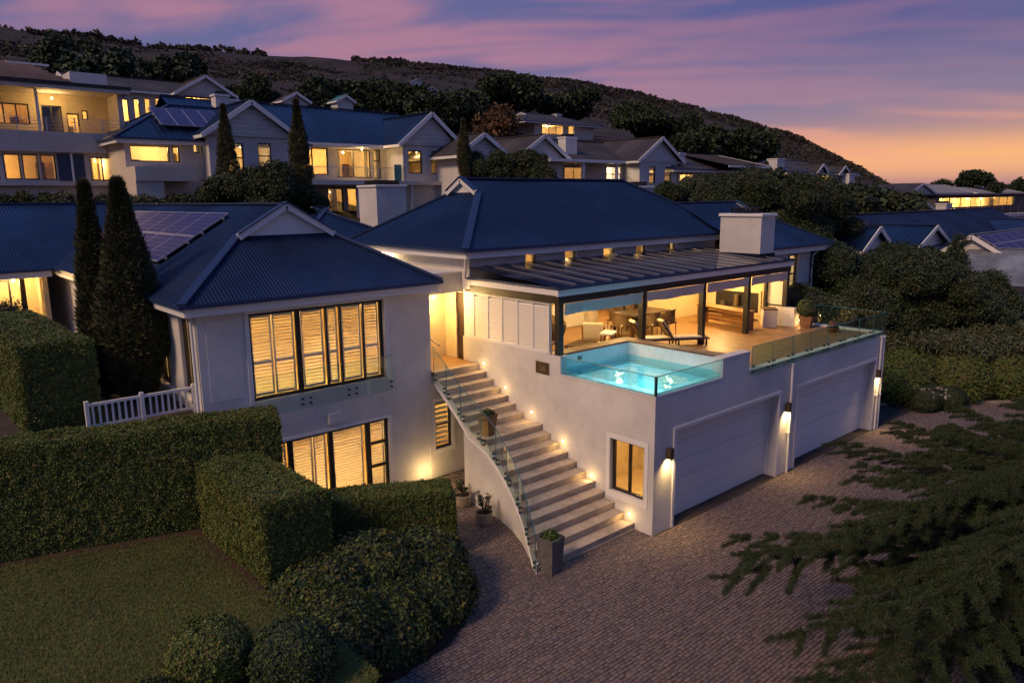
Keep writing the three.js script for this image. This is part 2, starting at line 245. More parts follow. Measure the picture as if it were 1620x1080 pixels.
// raised garden (with a strip of bare soil along the hedges): lawn terrace, upper terrace beside the wing, bank down to the drive
{
  const s = new THREE.Shape(); gardenPoly.forEach(([x, z], i) => i ? s.lineTo(x, -z) : s.moveTo(x, -z));
  const lawn = [[-40, 6], [-10.4, 5], [-9.9, 2.6], [-9.3, 1], [-8.45, .1], [-8.3, -2], [-8.3, -5.2], [-9, -6], [-40, -9]];
  const bank = []; const E = lawnEdge.slice(3), T = [[-8.35, -2], [-8.3, -1.5], [-8.3, -1], [-8.3, -.5], [-8.45, 0], [-8.8, .5], [-9.3, 1.1], [-9.9, 2.6], [-10.6, 5]];
  for (let i = 0; i < E.length - 1; i++) { const a = V(E[i][0], 0, E[i][1]), b = V(E[i + 1][0], 0, E[i + 1][1]), c = V(T[i][0], 1.1, T[i][1]), d = V(T[i + 1][0], 1.1, T[i + 1][1]); bank.push(poly([a, b, d]), poly([a, d, c])); }
  structure('garden_bank', [bank, bx(-8.4, -7.2, -.1, .9, -5.6, -2.05), bx(-6.6, -4.2, -.1, .02, -5, -2.2)], M.soil);
  const ls = new THREE.Shape(); lawn.forEach(([x, z], i) => i ? ls.lineTo(x, -z) : ls.moveTo(x, -z));
  structure('lawn', new THREE.ExtrudeGeometry(ls, { depth: 1.3, bevelEnabled: false }).rotateX(-Math.PI / 2).translate(0, -.2, 0), mat([.12, .13, .03], { map: rep(stoneC, .9), bumpMap: rep(grainB, 2), bumpScale: .03, roughness: 1 }));
  structure('soil_border', [bx(-8.85, -8.45, .9, 1.106, -5.5, -1.95), bar(V(-12.6, 1.055, -6.42), V(-8.5, 1.055, -5.06), .36, .104)], mat([.10, .062, .035], { map: rep(stoneC, 1.3), bumpMap: rep(grainB, 3), bumpScale: .02, roughness: 1 }));
  structure('upper_terrace', bx(-30, -7.85, -.3, 3.15, -21, -6.35), M.earth);
}
structure('rear_terrace', [bx(-18, -1.3, 0, 7.1, -34.4, -28.1), bx(-1.2, 15, 0, 6.6, -29.7, -19.9)], mat([.05, .055, .022], { map: rep(stoneC, .5), roughness: 1 }));

// ---------------------------------------------------------------- the villa
const villa = thing('villa', 'large white two-storey villa with navy metal roofs, garages, outdoor stairs and corner pool', 'house');
function caps(name, lines, parent, m = M.cap, w = .16) { mesh(name, lines.map(([a, b]) => bar(V(...a).add(V(0, .025, 0)), V(...b).add(V(0, .025, 0)), w, .05)), m, parent); }
// Dutch-gable hip roof over a rectangle. (u, v) is (x, z) for a ridge along x and (z, x) for a ridge along z
function hipRoof(parent, { u0, u1, v0, v1, y, rise, axis = 'x', gA = 0, gB = 0, pitch = .09, m = M.roof, fascia = .2, name = 'roof', skip = '', capW = .16 }) {
  const P = axis === 'x' ? (u, h, v) => [u, h, v] : (u, h, v) => [v, h, u];
  const g = part(name, parent), run = (v1 - v0) / 2, vm = (v0 + v1) / 2, A = gA || 1, B = gB || 1;
  const a = u0 + A * run, b = u1 - B * run, yA = y + A * rise, yB = y + B * rise, top = y + rise;
  const side = (v, sgn, n) => {
    const pts = [P(u0, y, v), P(u1, y, v), P(b, yB, v - sgn * B * run)]; if (gB) pts.push(P(b, top, vm)); else pts[2] = P(u1 - run, top, vm);
    if (gA) pts.push(P(a, top, vm), P(a, yA, v - sgn * A * run)); else pts.push(P(u0 + run, top, vm));
    mesh('sheeting', corrugated(pts, pitch), m, g);
  };
  if (!skip.includes('F')) side(v1, 1); if (!skip.includes('K')) side(v0, -1);
  const end = (u, s, G, yG) => { const q = u + s * G * run; const pts = [P(u, y, v0), P(u, y, v1)]; if (G < 1) pts.push(P(q, yG, v1 - G * run), P(q, yG, v0 + G * run)); else pts.push(P(q, top, vm)); mesh('sheeting', corrugated(pts, pitch), m, g); };
  if (!skip.includes('A')) end(u0, 1, A, yA); if (!skip.includes('B')) end(u1, -1, B, yB);
  const L = []; if (!skip.includes('R')) L.push([P(gA ? a - .12 : u0 + run, top, vm), P(gB ? b + .12 : u1 - run, top, vm)]);
  for (const [v, s] of [[v0, 1], [v1, -1]]) { if (!skip.includes('A')) L.push([P(u0, y, v), P(u0 + A * run, yA, v + s * A * run)]); if (!skip.includes('B')) L.push([P(u1, y, v), P(u1 - B * run, yB, v + s * B * run)]); }
  caps('ridge_cap', L, g, M.cap, capW);
  for (const [G, u, s, yG] of [[gA, a, -1, yA], [gB, b, 1, yB]]) if (G) {   // the little gable and its boards
    const w = (1 - G) * run, q = u + s * .05, o = u + s * .16;
    mesh('gablet_wall', poly([P(q, yG, vm - w), P(q, yG, vm + w), P(q, top, vm)]), M.trim, g);
    mesh('bargeboard', [-1, 1].map((k) => bar(V(...P(o, yG - .02, vm + k * (w + .04))), V(...P(o, top - .03, vm)), .08, .17)), M.trim, g);
    mesh('verge_flashing', [-1, 1].map((k) => bar(V(...P(o - s * .03, yG + .07, vm + k * (w + .04))), V(...P(o - s * .03, top + .06, vm)), .22, .03)), M.cap, g);
  }
  if (fascia) {
    const e = [[P(u0, 0, v1), P(u1, 0, v1)], [P(u1, 0, v1), P(u1, 0, v0)], [P(u1, 0, v0), P(u0, 0, v0)], [P(u0, 0, v0), P(u0, 0, v1)]], keep = [!skip.includes('F'), !skip.includes('B'), !skip.includes('K'), !skip.includes('A')];
    const mid = V(...P((u0 + u1) / 2, 0, vm)), inset = (p, k) => { const q = V(...p); const d = mid.clone().sub(q); return q.add(V(Math.sign(d.x) * k, 0, Math.sign(d.z) * k)); };
    mesh('gutter', e.filter((_, i) => keep[i]).map(([p, q]) => bar(inset(p, .01).setY(y - .045), inset(q, .01).setY(y - .045), .1, .085)), M.cap, g);
    mesh('fascia', e.filter((_, i) => keep[i]).map(([p, q]) => bar(inset(p, .09).setY(y - .08 - fascia / 2), inset(q, .09).setY(y - .08 - fascia / 2), .04, fascia)), M.trim, g);
    const [s0, s1] = [P(u0 + .1, 0, v0 + .1), P(u1 - .1, 0, v1 - .1)];
    mesh('soffit', bx(Math.min(s0[0], s1[0]), Math.max(s0[0], s1[0]), y - .1, y - .085, Math.min(s0[2], s1[2]), Math.max(s0[2], s1[2])), M.trim, g);
  }
  return g;
}
function frameXY(name, parent, x0, x1, y0, y1, z, mull = [], trans = [], w = .06, d = .08, m = M.dark, pane = true) { // a window in a wall facing +z
  const g = part(name, parent), s = [];
  s.push(bx(x0, x1, y0, y0 + w, z - d, z), bx(x0, x1, y1 - w, y1, z - d, z), bx(x0, x0 + w, y0 + w, y1 - w, z - d, z), bx(x1 - w, x1, y0 + w, y1 - w, z - d, z));
  for (const f of mull) { const [p, ww] = Array.isArray(f) ? f : [f, w]; const x = lerp(x0, x1, p); s.push(bx(x - ww / 2, x + ww / 2, y0 + w, y1 - w, z - d + .003, z - .003)); }
  for (const f of trans) { const [p, a, b] = Array.isArray(f) ? f : [f, 0, 1]; const y = lerp(y0, y1, p); s.push(bx(lerp(x0, x1, a) + w * .5, lerp(x0, x1, b) - w * .5, y - w / 2, y + w / 2, z - d + .006, z - .006)); }
  mesh('frame', s, m, g);
  if (pane) mesh('pane', bx(x0 + w * .5, x1 - w * .5, y0 + w * .5, y1 - w * .5, z - d * .5 - .004, z - d * .5 + .004), M.pane, g);
  return g;
}
function frameZY(name, parent, z0, z1, y0, y1, x, mull = [], trans = [], w = .06, d = .08, m = M.dark, pane = true) { // the same in a wall facing -x
  const g = frameXY(name, parent, z0, z1, y0, y1, 0, mull, trans, w, d, m, pane); for (const c of g.children) c.geometry = uvm(c.geometry.applyMatrix4(new THREE.Matrix4().makeBasis(V(0, 0, 1), V(0, 1, 0), V(-1, 0, 0))).translate(x, 0, 0)); return g;
}
const slatCache = {};
function shutter(parent, x0, x1, y0, y1, z, rail = .42, pitchS = .072, tilt = .5, turn = null, whole = false) { // one louvred leaf: stiles, rails and single slats; turn = [sin] for walls facing -x
  const g = part('shutter', parent), w = .045, ym = lerp(y0, y1, rail), W = x1 - x0, d = .03;
  if (turn) { g.rotation.y = -Math.PI / 2; g.position.set(...turn); }
  mesh('stile_and_rail_frame', [bx(x0, x0 + w, y0, y1, z - d, z), bx(x1 - w, x1, y0, y1, z - d, z), bx(x0 + w, x1 - w, y0, y0 + .07, z - d, z), bx(x0 + w, x1 - w, y1 - .06, y1, z - d, z), bx(x0 + w, x1 - w, ym - .04, ym + .04, z - d, z)], M.shutter, g);
  const key = W.toFixed(3); if (!slatCache[key]) slatCache[key] = uvm(clean(new THREE.BoxGeometry(W - 2 * w - .008, .009, .066)));
  for (const [a, b] of [[y0 + .07, ym - .04], [ym + .04, y1 - .06]]) { const n = Math.floor((b - a) / pitchS); if (n > 0 && whole) { mesh('slats', Array.from({ length: n }, (_, i) => new THREE.BoxGeometry(W - 2 * w - .008, .009, .066).rotateX(tilt).translate((x0 + x1) / 2, a + (b - a) * (i + .5) / n, z - d / 2)), M.slat, g).userData.kind = 'stuff'; continue; } for (let i = 0; i < n; i++) { const o = raw('slat', slatCache[key], M.slat, g); o.position.set((x0 + x1) / 2, a + (b - a) * (i + .5) / n, z - d / 2); o.rotation.x = tilt + rr(-.05, .05); } }
  return g;
}
// ----- garage block with pool and deck
const DECK = 3.30, POOLB = 3.37, RIM = 3.87;
{
  mesh('garage_wall', wallXY(0, 0, 0, 0, 0, .25, [], [[0, 0], [.8, 0], [.8, 2.43], [5.55, 2.43], [5.55, 0], [6.62, 0], [6.62, 2.43], [11.8, 2.43], [11.8, 0], [12.32, 0], [12.32, 3.27], [3.93, 3.27], [3.93, RIM], [2.68, RIM], [2.68, POOLB], [0, POOLB]]), M.white, villa);
  mesh('garage_end_wall', bx(12.07, 12.32, 0, 3.265, -5.3, -.25), M.white, villa);
  // window in the stair wall, stepped top where the pool glass and the louvred screen stand
  mesh('stair_wall', wallZY(-7.13, 0, 0, 3, 0, .25, [[-1.33, -.28, .78, 2.12]], [[-7.13, 0], [-.25, 0], [-.25, POOLB], [-3.05, POOLB], [-3.05, RIM], [-7.13, RIM]]), M.white, villa);
  mesh('window_surround', [wallZY(-1.33, -.28, .78, 2.12, -.018, .016, [[-1.335, -.275, .775, 2.125]], [[-1.45, .62], [-.16, .62], [-.16, 2.24], [-1.45, 2.24]])], M.trim, villa);
  frameZY('stair_window', villa, -1.33, -.28, .78, 2.12, .10, [.5], [], .055);
  mesh('downstairs_room', [bx(.26, 3.2, .02, .06, -3.0, -.5), bx(3.16, 3.2, .06, 2.24, -3.0, -.5), bx(.26, 3.16, .06, 2.24, -3.04, -3.0), bx(.26, 3.16, 2.2, 2.24, -3.0, -.5), bx(.26, 3.16, .06, 2.2, -.5, -.47), bx(.255, .26, .06, 2.2, -.5, -.26)], M.room, villa);
  lamp(villa, 1.7, 1.98, -1.4, 3.2, WARM2);
  // garage doors: each of five hinged sections
  for (const [a, b] of [[.80, 5.55], [6.62, 11.80]]) {
    const d = part('garage_door', villa), h = 2.40 / 5;
    for (let i = 0; i < 5; i++) { mesh('door_section', [rbx(a + .02, b - .02, .03 + i * h, .03 + (i + 1) * h - .008, -.36, -.32, .008), ...[.25, .5, .75].map((f) => bx(a + .03, b - .03, .03 + (i + f) * h - .003, .03 + (i + f) * h + .003, -.322, -.3185))], M.trim, d); }
    mesh('door_jamb', [bx(a, a + .02, 0, 2.43, -.36, -.25), bx(b - .02, b, 0, 2.43, -.36, -.25), bx(a - .1, b + .1, 0, 2.6, -.44, -.38)], M.trim, d);
    mesh('door_moulding', [bx(a - .09, a - .005, 0, 2.52, .002, .03), bx(b + .005, b + .09, 0, 2.52, .002, .03), bx(a - .005, b + .005, 2.435, 2.52, .002, .03)], M.trim, d);
  }
  mesh('garage_ceiling', bx(.26, 12.06, 2.44, 2.48, -5, -.255), M.white, villa);
  mesh('wall_coping', [bx(2.66, 3.95, RIM, RIM + .03, -.27, .015)], M.white, villa);
  // deck slab of stone tiles, each tile its own piece
  mesh('deck_slab', [bx(2.95, 12.06, 3.0, DECK - .03, -3.25, -.26), bx(.26, 12.06, 3.0, DECK - .03, -7.0, -3.3)], M.white, villa);
  const fl = part('deck_floor', villa), tg = {};
  for (let i = 0, x = .28; x < 12; x += .6, i++) for (let z = -6.98; z < -.3; z += .6) {
    const x1 = Math.min(x + .594, 12.06), z1 = Math.min(z + .594, -.26); if (x < 2.96 && z1 > -3.3 && x1 < 3.6 && z > -3.45) continue; const x0 = (z > -3.4 && x < 2.95) ? 2.95 : x; if (x1 - x0 < .05) continue; if (z > -3.4 && x < 2.4) continue;
    const k = (x1 - x0).toFixed(3) + (z1 - z).toFixed(3); tg[k] = tg[k] || uvm(clean(new THREE.BoxGeometry(x1 - x0, .03, z1 - z))); const o = raw('tile', tg[k], M.tile, fl); o.position.set((x0 + x1) / 2, DECK - .015 + rr(-.001, .001), (z + z1) / 2);
  }
  // pool
  const pool = part('pool', villa), wl = 3.52;
  mesh('basin', [bx(.12, 2.80, 2.50, 2.55, -3.12, -.12), bx(.06, .12, 2.55, POOLB, -3.12, -.06), bx(.12, 2.8, 2.55, POOLB, -.12, -.06)], M.poolFloor, pool);
  mesh('basin_wall', [bx(.06, 2.86, 2.55, RIM - .02, -3.20, -3.121), bx(2.80, 2.86, 2.55, RIM - .02, -3.12, -.03)], M.poolWall, pool);
  mesh('basin_ledge', [bx(.12, 2.79, 2.55, 3.34, -3.119, -2.86), bx(2.56, 2.79, 2.55, 3.34, -2.859, -.13)], M.poolWall, pool);
  raw('water', (() => { const g = new THREE.PlaneGeometry(2.74, 3.06, 40, 40).rotateX(-Math.PI / 2); const p = g.attributes.position; for (let i = 0; i < p.count; i++) p.setY(i, .006 * (fbm(p.getX(i) * 2.4, p.getZ(i) * 2.4, 91, 3) - .5)); g.computeVertexNormals(); return uvm(g).translate(1.43, wl, -1.6); })(), M.water, pool);
  mesh('glass_side', bx(.03, .05, POOLB, RIM - .02, -3.05, -.03), M.poolGlass, pool); mesh('glass_front', bx(.03, 2.70, POOLB, RIM - .02, -.045, -.025), M.poolGlass, pool);
  mesh('glass_post', [bx(.005, .055, POOLB, RIM - .01, -.05, 0)], M.steel, pool);
  mesh('glass_edge_rail', [bx(.025, .055, RIM - .02, RIM - .008, -3.05, -.05), bx(.055, 2.70, RIM - .02, RIM - .008, -.05, -.02)], M.teal, pool);
  mesh('sill', [bx(-.015, .07, POOLB, POOLB + .035, -3.05, .012), bx(.07, 2.68, POOLB, POOLB + .035, -.06, .012)], M.white, pool);
  // coping stones round two sides
  const cop = part('pool_coping', villa);
  for (let x = .02; x < 3.3; x += .41) mesh('coping_stone', rbx(x, Math.min(x + .404, 3.28), RIM - .03, RIM + .02, -3.62, -3.17, .008), M.coping, cop);
  for (let z = -3.165; z < -.05; z += .41) mesh('coping_stone', rbx(2.83, 3.28, RIM - .03, RIM + .02, z, Math.min(z + .404, -.02), .008), M.coping, cop);
  mesh('pool_plinth', [bx(.26, 3.24, DECK - .03, RIM - .035, -3.58, -3.22), bx(2.88, 3.24, DECK - .03, RIM - .035, -3.215, -.26)], M.coping, villa);
  mesh('skimmer_cover', bx(.7, .86, 3.66, 3.76, -3.119, -3.105), M.steel, pool);
  for (const [x, z] of [[1.35, -1.55], [.75, -1.1], [2.1, -2.3]]) {
    raw('pool_lamp', new THREE.CylinderGeometry(.07, .07, .03, 16).translate(x, 2.57, z), M.poolGlow, pool);
    const l = new THREE.PointLight(lin(.55, .96, 1), .75, 0, 2); l.position.set(x, 2.68, z); l.shadow.radius = 2; l.castShadow = true; pool.add(l);
  }
}
{ // glass rail along the deck edge
  const rail = part('glass_balustrade', villa), n = 8;
  for (let i = 0; i < n; i++) {
    const a = lerp(3.93, 12.3, i / n) + .01, b = lerp(3.93, 12.3, (i + 1) / n) - .01;
    mesh('glass_pane', bx(a, b, 3.25, 4.02, .05, .062), M.deckGlass, rail); mesh('glass_edge', [bx(a, a + .01, 3.25, 4.02, .048, .064), bx(a, b, 4.02, 4.03, .048, .064)], M.teal, rail);
    for (const x of [a + .12, b - .12]) for (const y of [3.34, 3.48]) mesh('clamp', new THREE.CylinderGeometry(.03, .03, .075, 10).rotateX(Math.PI / 2).translate(x, y, .035), M.steel, rail);
  }
  for (let i = 0; i < 3; i++) { const a = -.0 - i * .95, b = a - .93; mesh('glass_pane', bx(12.36, 12.372, 3.27, 4.0, b, a), M.deckGlass, rail); mesh('glass_edge', bx(12.358, 12.374, 4.0, 4.01, b, a), M.teal, rail); }
  mesh('deck_edge_upstand', [bx(3.95, 12.06, DECK, DECK + .06, -.24, -.02), bx(12.08, 12.3, DECK, DECK + .06, -3.0, -.02)], M.white, villa);
  mesh('deck_end_wall', [bx(11.9, 12.31, DECK, 3.78, -5.3, -2.75)], M.white, villa);
  for (const [x, y1] of [[6.12, 3.2], [12.02, 3.22], [12.22, 3.22]]) { mesh('downpipe', [cyl(.035, .035, y1, x, 0, .06), bx(x - .05, x + .05, y1 - .03, y1 + .03, .01, .1), bx(x - .045, x + .045, 1.2, 1.24, .005, .1)], M.trim, villa); }
}
// ----- outdoor staircase, flaring towards the drive
const RISER = .175, noseZ = (k) => -.528 - (k - 1) * .319 - (k > 11 ? .429 : 0);
const LEFT = [[1, -3.2], [3, -2.82], [5, -2.46], [7, -2.2], [9, -2.03], [11, -1.95], [12, -1.88], [14, -1.74], [16, -1.65], [18, -1.57], [19, -1.57]], leftX = (k) => table(LEFT, k);
const leftAtZ = (z) => { for (let k = 1; k < 18; k++) if (z <= noseZ(k) && z >= noseZ(k + 1)) return lerp(leftX(k), leftX(k + 1), (noseZ(k) - z) / (noseZ(k) - noseZ(k + 1))); return z > noseZ(1) ? leftX(1) : -1.57; };
{
  const st = part('staircase', villa);
  for (let k = 1; k <= 18; k++) {
    const z0 = noseZ(k), z1 = k < 18 ? noseZ(k + 1) - .02 : -6.6, y = k * RISER, s = new THREE.Shape(), xa = leftX(k), xb = k < 18 ? leftX(k + 1) : -1.57;
    s.moveTo(xa, -z0); s.lineTo(-.005, -z0); s.lineTo(-.005, -z1); s.lineTo(xb, -z1);
    const tread = new THREE.ExtrudeGeometry(s, { depth: .03, bevelEnabled: true, bevelSize: .006, bevelThickness: .006, bevelSegments: 1 }).rotateX(-Math.PI / 2).translate(0, y - .036, 0);
    const r = new THREE.Shape(); const zr = z0 - .025; r.moveTo(xa + .01, -zr); r.lineTo(-.006, -zr); r.lineTo(-.006, -(zr - .05)); r.lineTo(xa + .01, -(zr - .05));
    const riser = new THREE.ExtrudeGeometry(r, { depth: RISER - .03, bevelEnabled: false }).rotateX(-Math.PI / 2).translate(0, y - RISER, 0);
    mesh('step', [tread, riser], M.stone, st);
    if (k < 18) mesh('step_joint', [-.25, -.55, -.8].map((f) => bx(xa * -f - .002, xa * -f + .002, y - RISER + .01, y - .045, z0 - .0255, z0 - .022)), M.pot, st);
  }
  mesh('landing', [bx(-1.58, -.005, 3.0, 3.15, -9.2, -6.6)], M.tile, villa);
  // white side wall under the lower flight, slab soffit under the upper flight
  const pts = []; for (let k = 1; k <= 18; k += .5) { const kk = Math.floor(k), f = k - kk, z = lerp(noseZ(kk), noseZ(Math.min(18, kk + 1)), f); pts.push([leftX(k) - .04, z, Math.max(.03, (k - 1) * RISER - .16), k]); }
  const P = [], Q = [];
  for (let i = 0; i < pts.length - 1; i++) {
    const [x0, z0, y0, k0] = pts[i], [x1, z1, y1] = pts[i + 1];
    if (k0 < 13) { P.push(poly([[x0, 0, z0], [x1, 0, z1], [x1, y1, z1], [x0, y0, z0]]), poly([[x0, y0, z0], [x1, y1, z1], [x1 + .12, y1, z1], [x0 + .12, y0, z0]])); }
    P.push(poly([[x0, y0, z0], [x1, y1, z1], [x1, y1 + .2, z1], [x0, y0 + .2, z0]]), poly([[x0, y0 + .2, z0], [x1, y1 + .2, z1], [x1 + .06, y1 + .2, z1], [x0 + .06, y0 + .2, z0]]));
    if (k0 >= 12.5) P.push(poly([[x0, y0, z0], [x1, y1, z1], [-.005, y1, z1], [-.005, y0, z0]]));
    Q.push(bar(V(x0 - .012, y0 - .0, z0), V(x1 - .012, y1 - .0, z1), .03, .03));
  }
  const [xe, ze, ye] = pts.find((p) => p[3] === 13); P.push(bx(xe, -.01, 0, ye, ze - .001, ze + .12));
  mesh('side_wall', P, M.white, st); mesh('stringer_edge', Q, M.trim, st);
  mesh('kick_board', [bx(-3.2, -.01, 0, .03, -.62, -.50)], M.stone, st);
  // frameless glass on the outside
  const gl = part('stair_glass', villa), cuts = [1, 3.2, 5.4, 7.6, 9.4, 11.2, 13.4, 15.8, 18];
  const at = (k) => { const kk = Math.floor(k), f = k - kk, z = lerp(noseZ(kk), noseZ(Math.min(18, kk + 1)), f); return [leftX(k) - .075, (k - 1) * RISER, z]; };
  for (let i = 0; i < cuts.length - 1; i++) {
    const a = at(cuts[i]), b = at(cuts[i + 1]), h = .92, lo = -.02, g = [];
    const A = V(a[0], a[1] + lo, a[2]), B = V(b[0], b[1] + lo, b[2]), C = V(b[0], b[1] + h, b[2]), D = V(a[0], a[1] + h, a[2]); const o = V(.012, 0, 0), q = (p) => p.clone().add(o);
    const e = .012, dir = B.clone().sub(A).normalize(); A.addScaledVector(dir, e); D.addScaledVector(dir, e); B.addScaledVector(dir, -e); C.addScaledVector(dir, -e);
    mesh('glass_pane', [poly([A, B, C, D]), poly([q(A), q(D), q(C), q(B)]), poly([A, q(A), q(B), B]), poly([B, q(B), q(C), C]), poly([A, D, q(D), q(A)])], M.railGlass, gl);
    mesh('glass_edge', [bar(D.clone().add(V(.006, 0, 0)), C.clone().add(V(.006, 0, 0)), .016, .012), bar(q(A), q(D), .014, .006, V(0, 0, 1)), bar(q(B), q(C), .014, .006, V(0, 0, 1))], M.teal, gl);
    for (const f of [.14, .86]) for (const dy of [.10, .22]) { const p = A.clone().lerp(B, f); mesh('clamp', new THREE.CylinderGeometry(.032, .032, .07, 10).rotateZ(Math.PI / 2).translate(p.x + .02, p.y + dy - .02, p.z), M.steel, gl); }
  }
  mesh('handrail_end', rod(V(-1.6, 4.05, -6.5), V(-1.75, 4.0, -5.9), .02), M.dark, gl);
}
// ----- louvred screen, posts, patio roof
{
  const roofY = (z) => lerp(5.66, 5.94, (-3.05 - z) / 3.7);
  const lv = part('louvred_screen', villa), n = 5, edges = [-6.62, -5.98, -5.36, -4.72, -4.10, -3.50];
  mesh('screen_frame', [bx(.02, .10, RIM, RIM + .06, -7.1, -3.45), bx(.02, .10, 5.16, 5.22, -7.1, -3.45), ...edges.map((z) => bx(.012, .10, RIM + .06, 5.16, z - .022, z + .022)), bx(.03, .09, RIM + .06, 5.16, -7.1, -6.65)], M.trim, lv);
  const sg = {};
  for (let i = 0; i < n; i++) { const a = edges[i] + .026, b = edges[i + 1] - .026; mesh('backing', bx(.085, .095, RIM + .06, 5.16, a, b), M.trim, lv); const k = (b - a).toFixed(2); sg[k] = sg[k] || uvm(clean(new THREE.BoxGeometry(.014, .075, b - a))); for (let y = RIM + .09; y < 5.14; y += .07) { const o = raw('slat', sg[k], M.slat, lv); o.position.set(.042, y, (a + b) / 2); o.rotation.z = -.6; } }
  const fr = part('patio_frame', villa);
  const posts = [[.10, -3.2], [3.46, -3.2], [6.42, -3.2], [9.0, -3.2], [11.55, -3.2]];
  for (const [x, z] of posts) mesh('post', bx(x - .08, x + .08, x < 1 ? RIM : DECK, 5.22, z - .08, z + .08), M.dark, fr);
  mesh('beam', [bx(-.02, 11.66, 5.22, 5.42, -3.3, -3.1), bx(-.02, .14, 5.22, 5.44, -6.74, -3.3), bx(11.5, 11.66, 5.22, 5.42, -6.7, -3.3)], M.dark, fr);
  mesh('inner_post', [bx(7.0, 7.14, DECK, 5.3, -6.9, -6.76), bx(3.6, 3.74, DECK, 5.3, -6.9, -6.76)], M.dark, fr);
  const rf = part('patio_roof', villa);
  for (let i = 0; i < 17; i++) { const a = lerp(-.12, 11.68, i / 17), b = lerp(-.12, 11.68, (i + 1) / 17); mesh('roof_panel', corrugated([[a, roofY(-3.02), -3.02], [b, roofY(-3.02), -3.02], [b, roofY(-6.74), -6.74], [a, roofY(-6.74), -6.74]], (b - a) / 1.0005, .006, true), M.roofDark, rf); }
  mesh('seam', Array.from({ length: 16 }, (_, i) => { const a = lerp(-.12, 11.68, (i + 1) / 17); return bar(V(a, roofY(-3.06) + .024, -3.06), V(a, roofY(-6.7) + .024, -6.7), .03, .018); }), M.alu, rf);
  mesh('roof_edge', [bx(-.13, 11.70, 5.59, 5.655, -3.06, -2.98), bx(-.14, -.10, 5.60, 5.66, -6.74, -3.06)], M.cap, rf);
  mesh('roof_fascia', [bx(-.11, 11.68, 5.42, 5.59, -3.1, -3.03), bx(-.11, -.05, 5.44, 5.60, -6.74, -3.1), bx(11.62, 11.68, 5.42, 5.60, -6.74, -3.1)], M.trim, rf);
  mesh('patio_ceiling', bx(.14, 11.5, 5.43, 5.46, -6.75, -3.3), M.ceil, rf);
  // rolled-up awning cloth hanging below the beam, one per bay, with real folds
  const bays = [[.22, 3.34], [3.56, 6.32], [6.54, 8.9], [9.1, 11.44]];
  for (const [a, b] of bays) {
    const N = 90, pos = [], idx = []; for (let i = 0; i <= N; i++) { const x = lerp(a, b, i / N); const w = Math.sin(x * 21 + fbm(x * 3, 0, 55) * 6) * .012 + (fbm(x * 2, 3, 56) - .5) * .05, drop = .29 + (fbm(x * 1.1, 1, 57) - .5) * .08; for (const [y, k] of [[5.21, .1], [5.21 - drop * .5, .7], [5.21 - drop, 1.2]]) pos.push(x, y, -3.12 + w * k + (1 - k) * .02); if (i < N) for (const r of [0, 1]) { const p = i * 3 + r; idx.push(p, p + 1, p + 3, p + 1, p + 4, p + 3); } }
    const g = new THREE.BufferGeometry(); g.setAttribute('position', new THREE.Float32BufferAttribute(pos, 3)); g.setIndex(idx); g.computeVertexNormals(); g.setAttribute('uv', new THREE.Float32BufferAttribute(new Float32Array(pos.length / 3 * 2), 2)); mesh('awning_cloth', g, M.canvas, fr);
  }
  // side screen at the far end of the patio
  mesh('end_screen', [bx(11.56, 11.6, 3.75, 5.2, -3.9, -3.32)], M.trim, fr); mesh('end_screen_frame', [bx(11.5, 11.555, 4.85, 4.9, -3.9, -3.3), bx(11.5, 11.555, 3.95, 4.0, -3.9, -3.3), bx(11.42, 11.62, DECK, 5.22, -3.97, -3.9)], M.dark, fr);
  mesh('patio_side_wall', bx(11.3, 11.62, DECK, 3.95, -3.55, -2.7), M.white, villa);
  // chimney of the braai on the patio roof
  const ch = part('chimney', villa);
  mesh('stack', bx(10.6, 11.52, 5.6, 7.14, -5.38, -3.74), M.white, ch); mesh('cornice', [rbx(10.54, 11.58, 7.14, 7.25, -5.44, -3.68, .02)], M.trim, ch); mesh('flashing', [bx(10.56, 11.56, 5.6, 5.86, -5.42, -3.70)], M.roofDark, ch);
  mesh('cowl', [bx(10.8, 11.35, 7.42, 7.46, -5.15, -4.2), ...Array.from({ length: 5 }, (_, i) => bx(10.84, 11.31, 7.26 + i * .032, 7.275 + i * .032, -5.1, -4.25)), ...[[10.86, -5.08], [11.29, -5.08], [10.86, -4.27], [11.29, -4.27]].map(([x, z]) => bx(x - .02, x + .02, 7.24, 7.42, z - .02, z + .02))], M.black, ch);
}
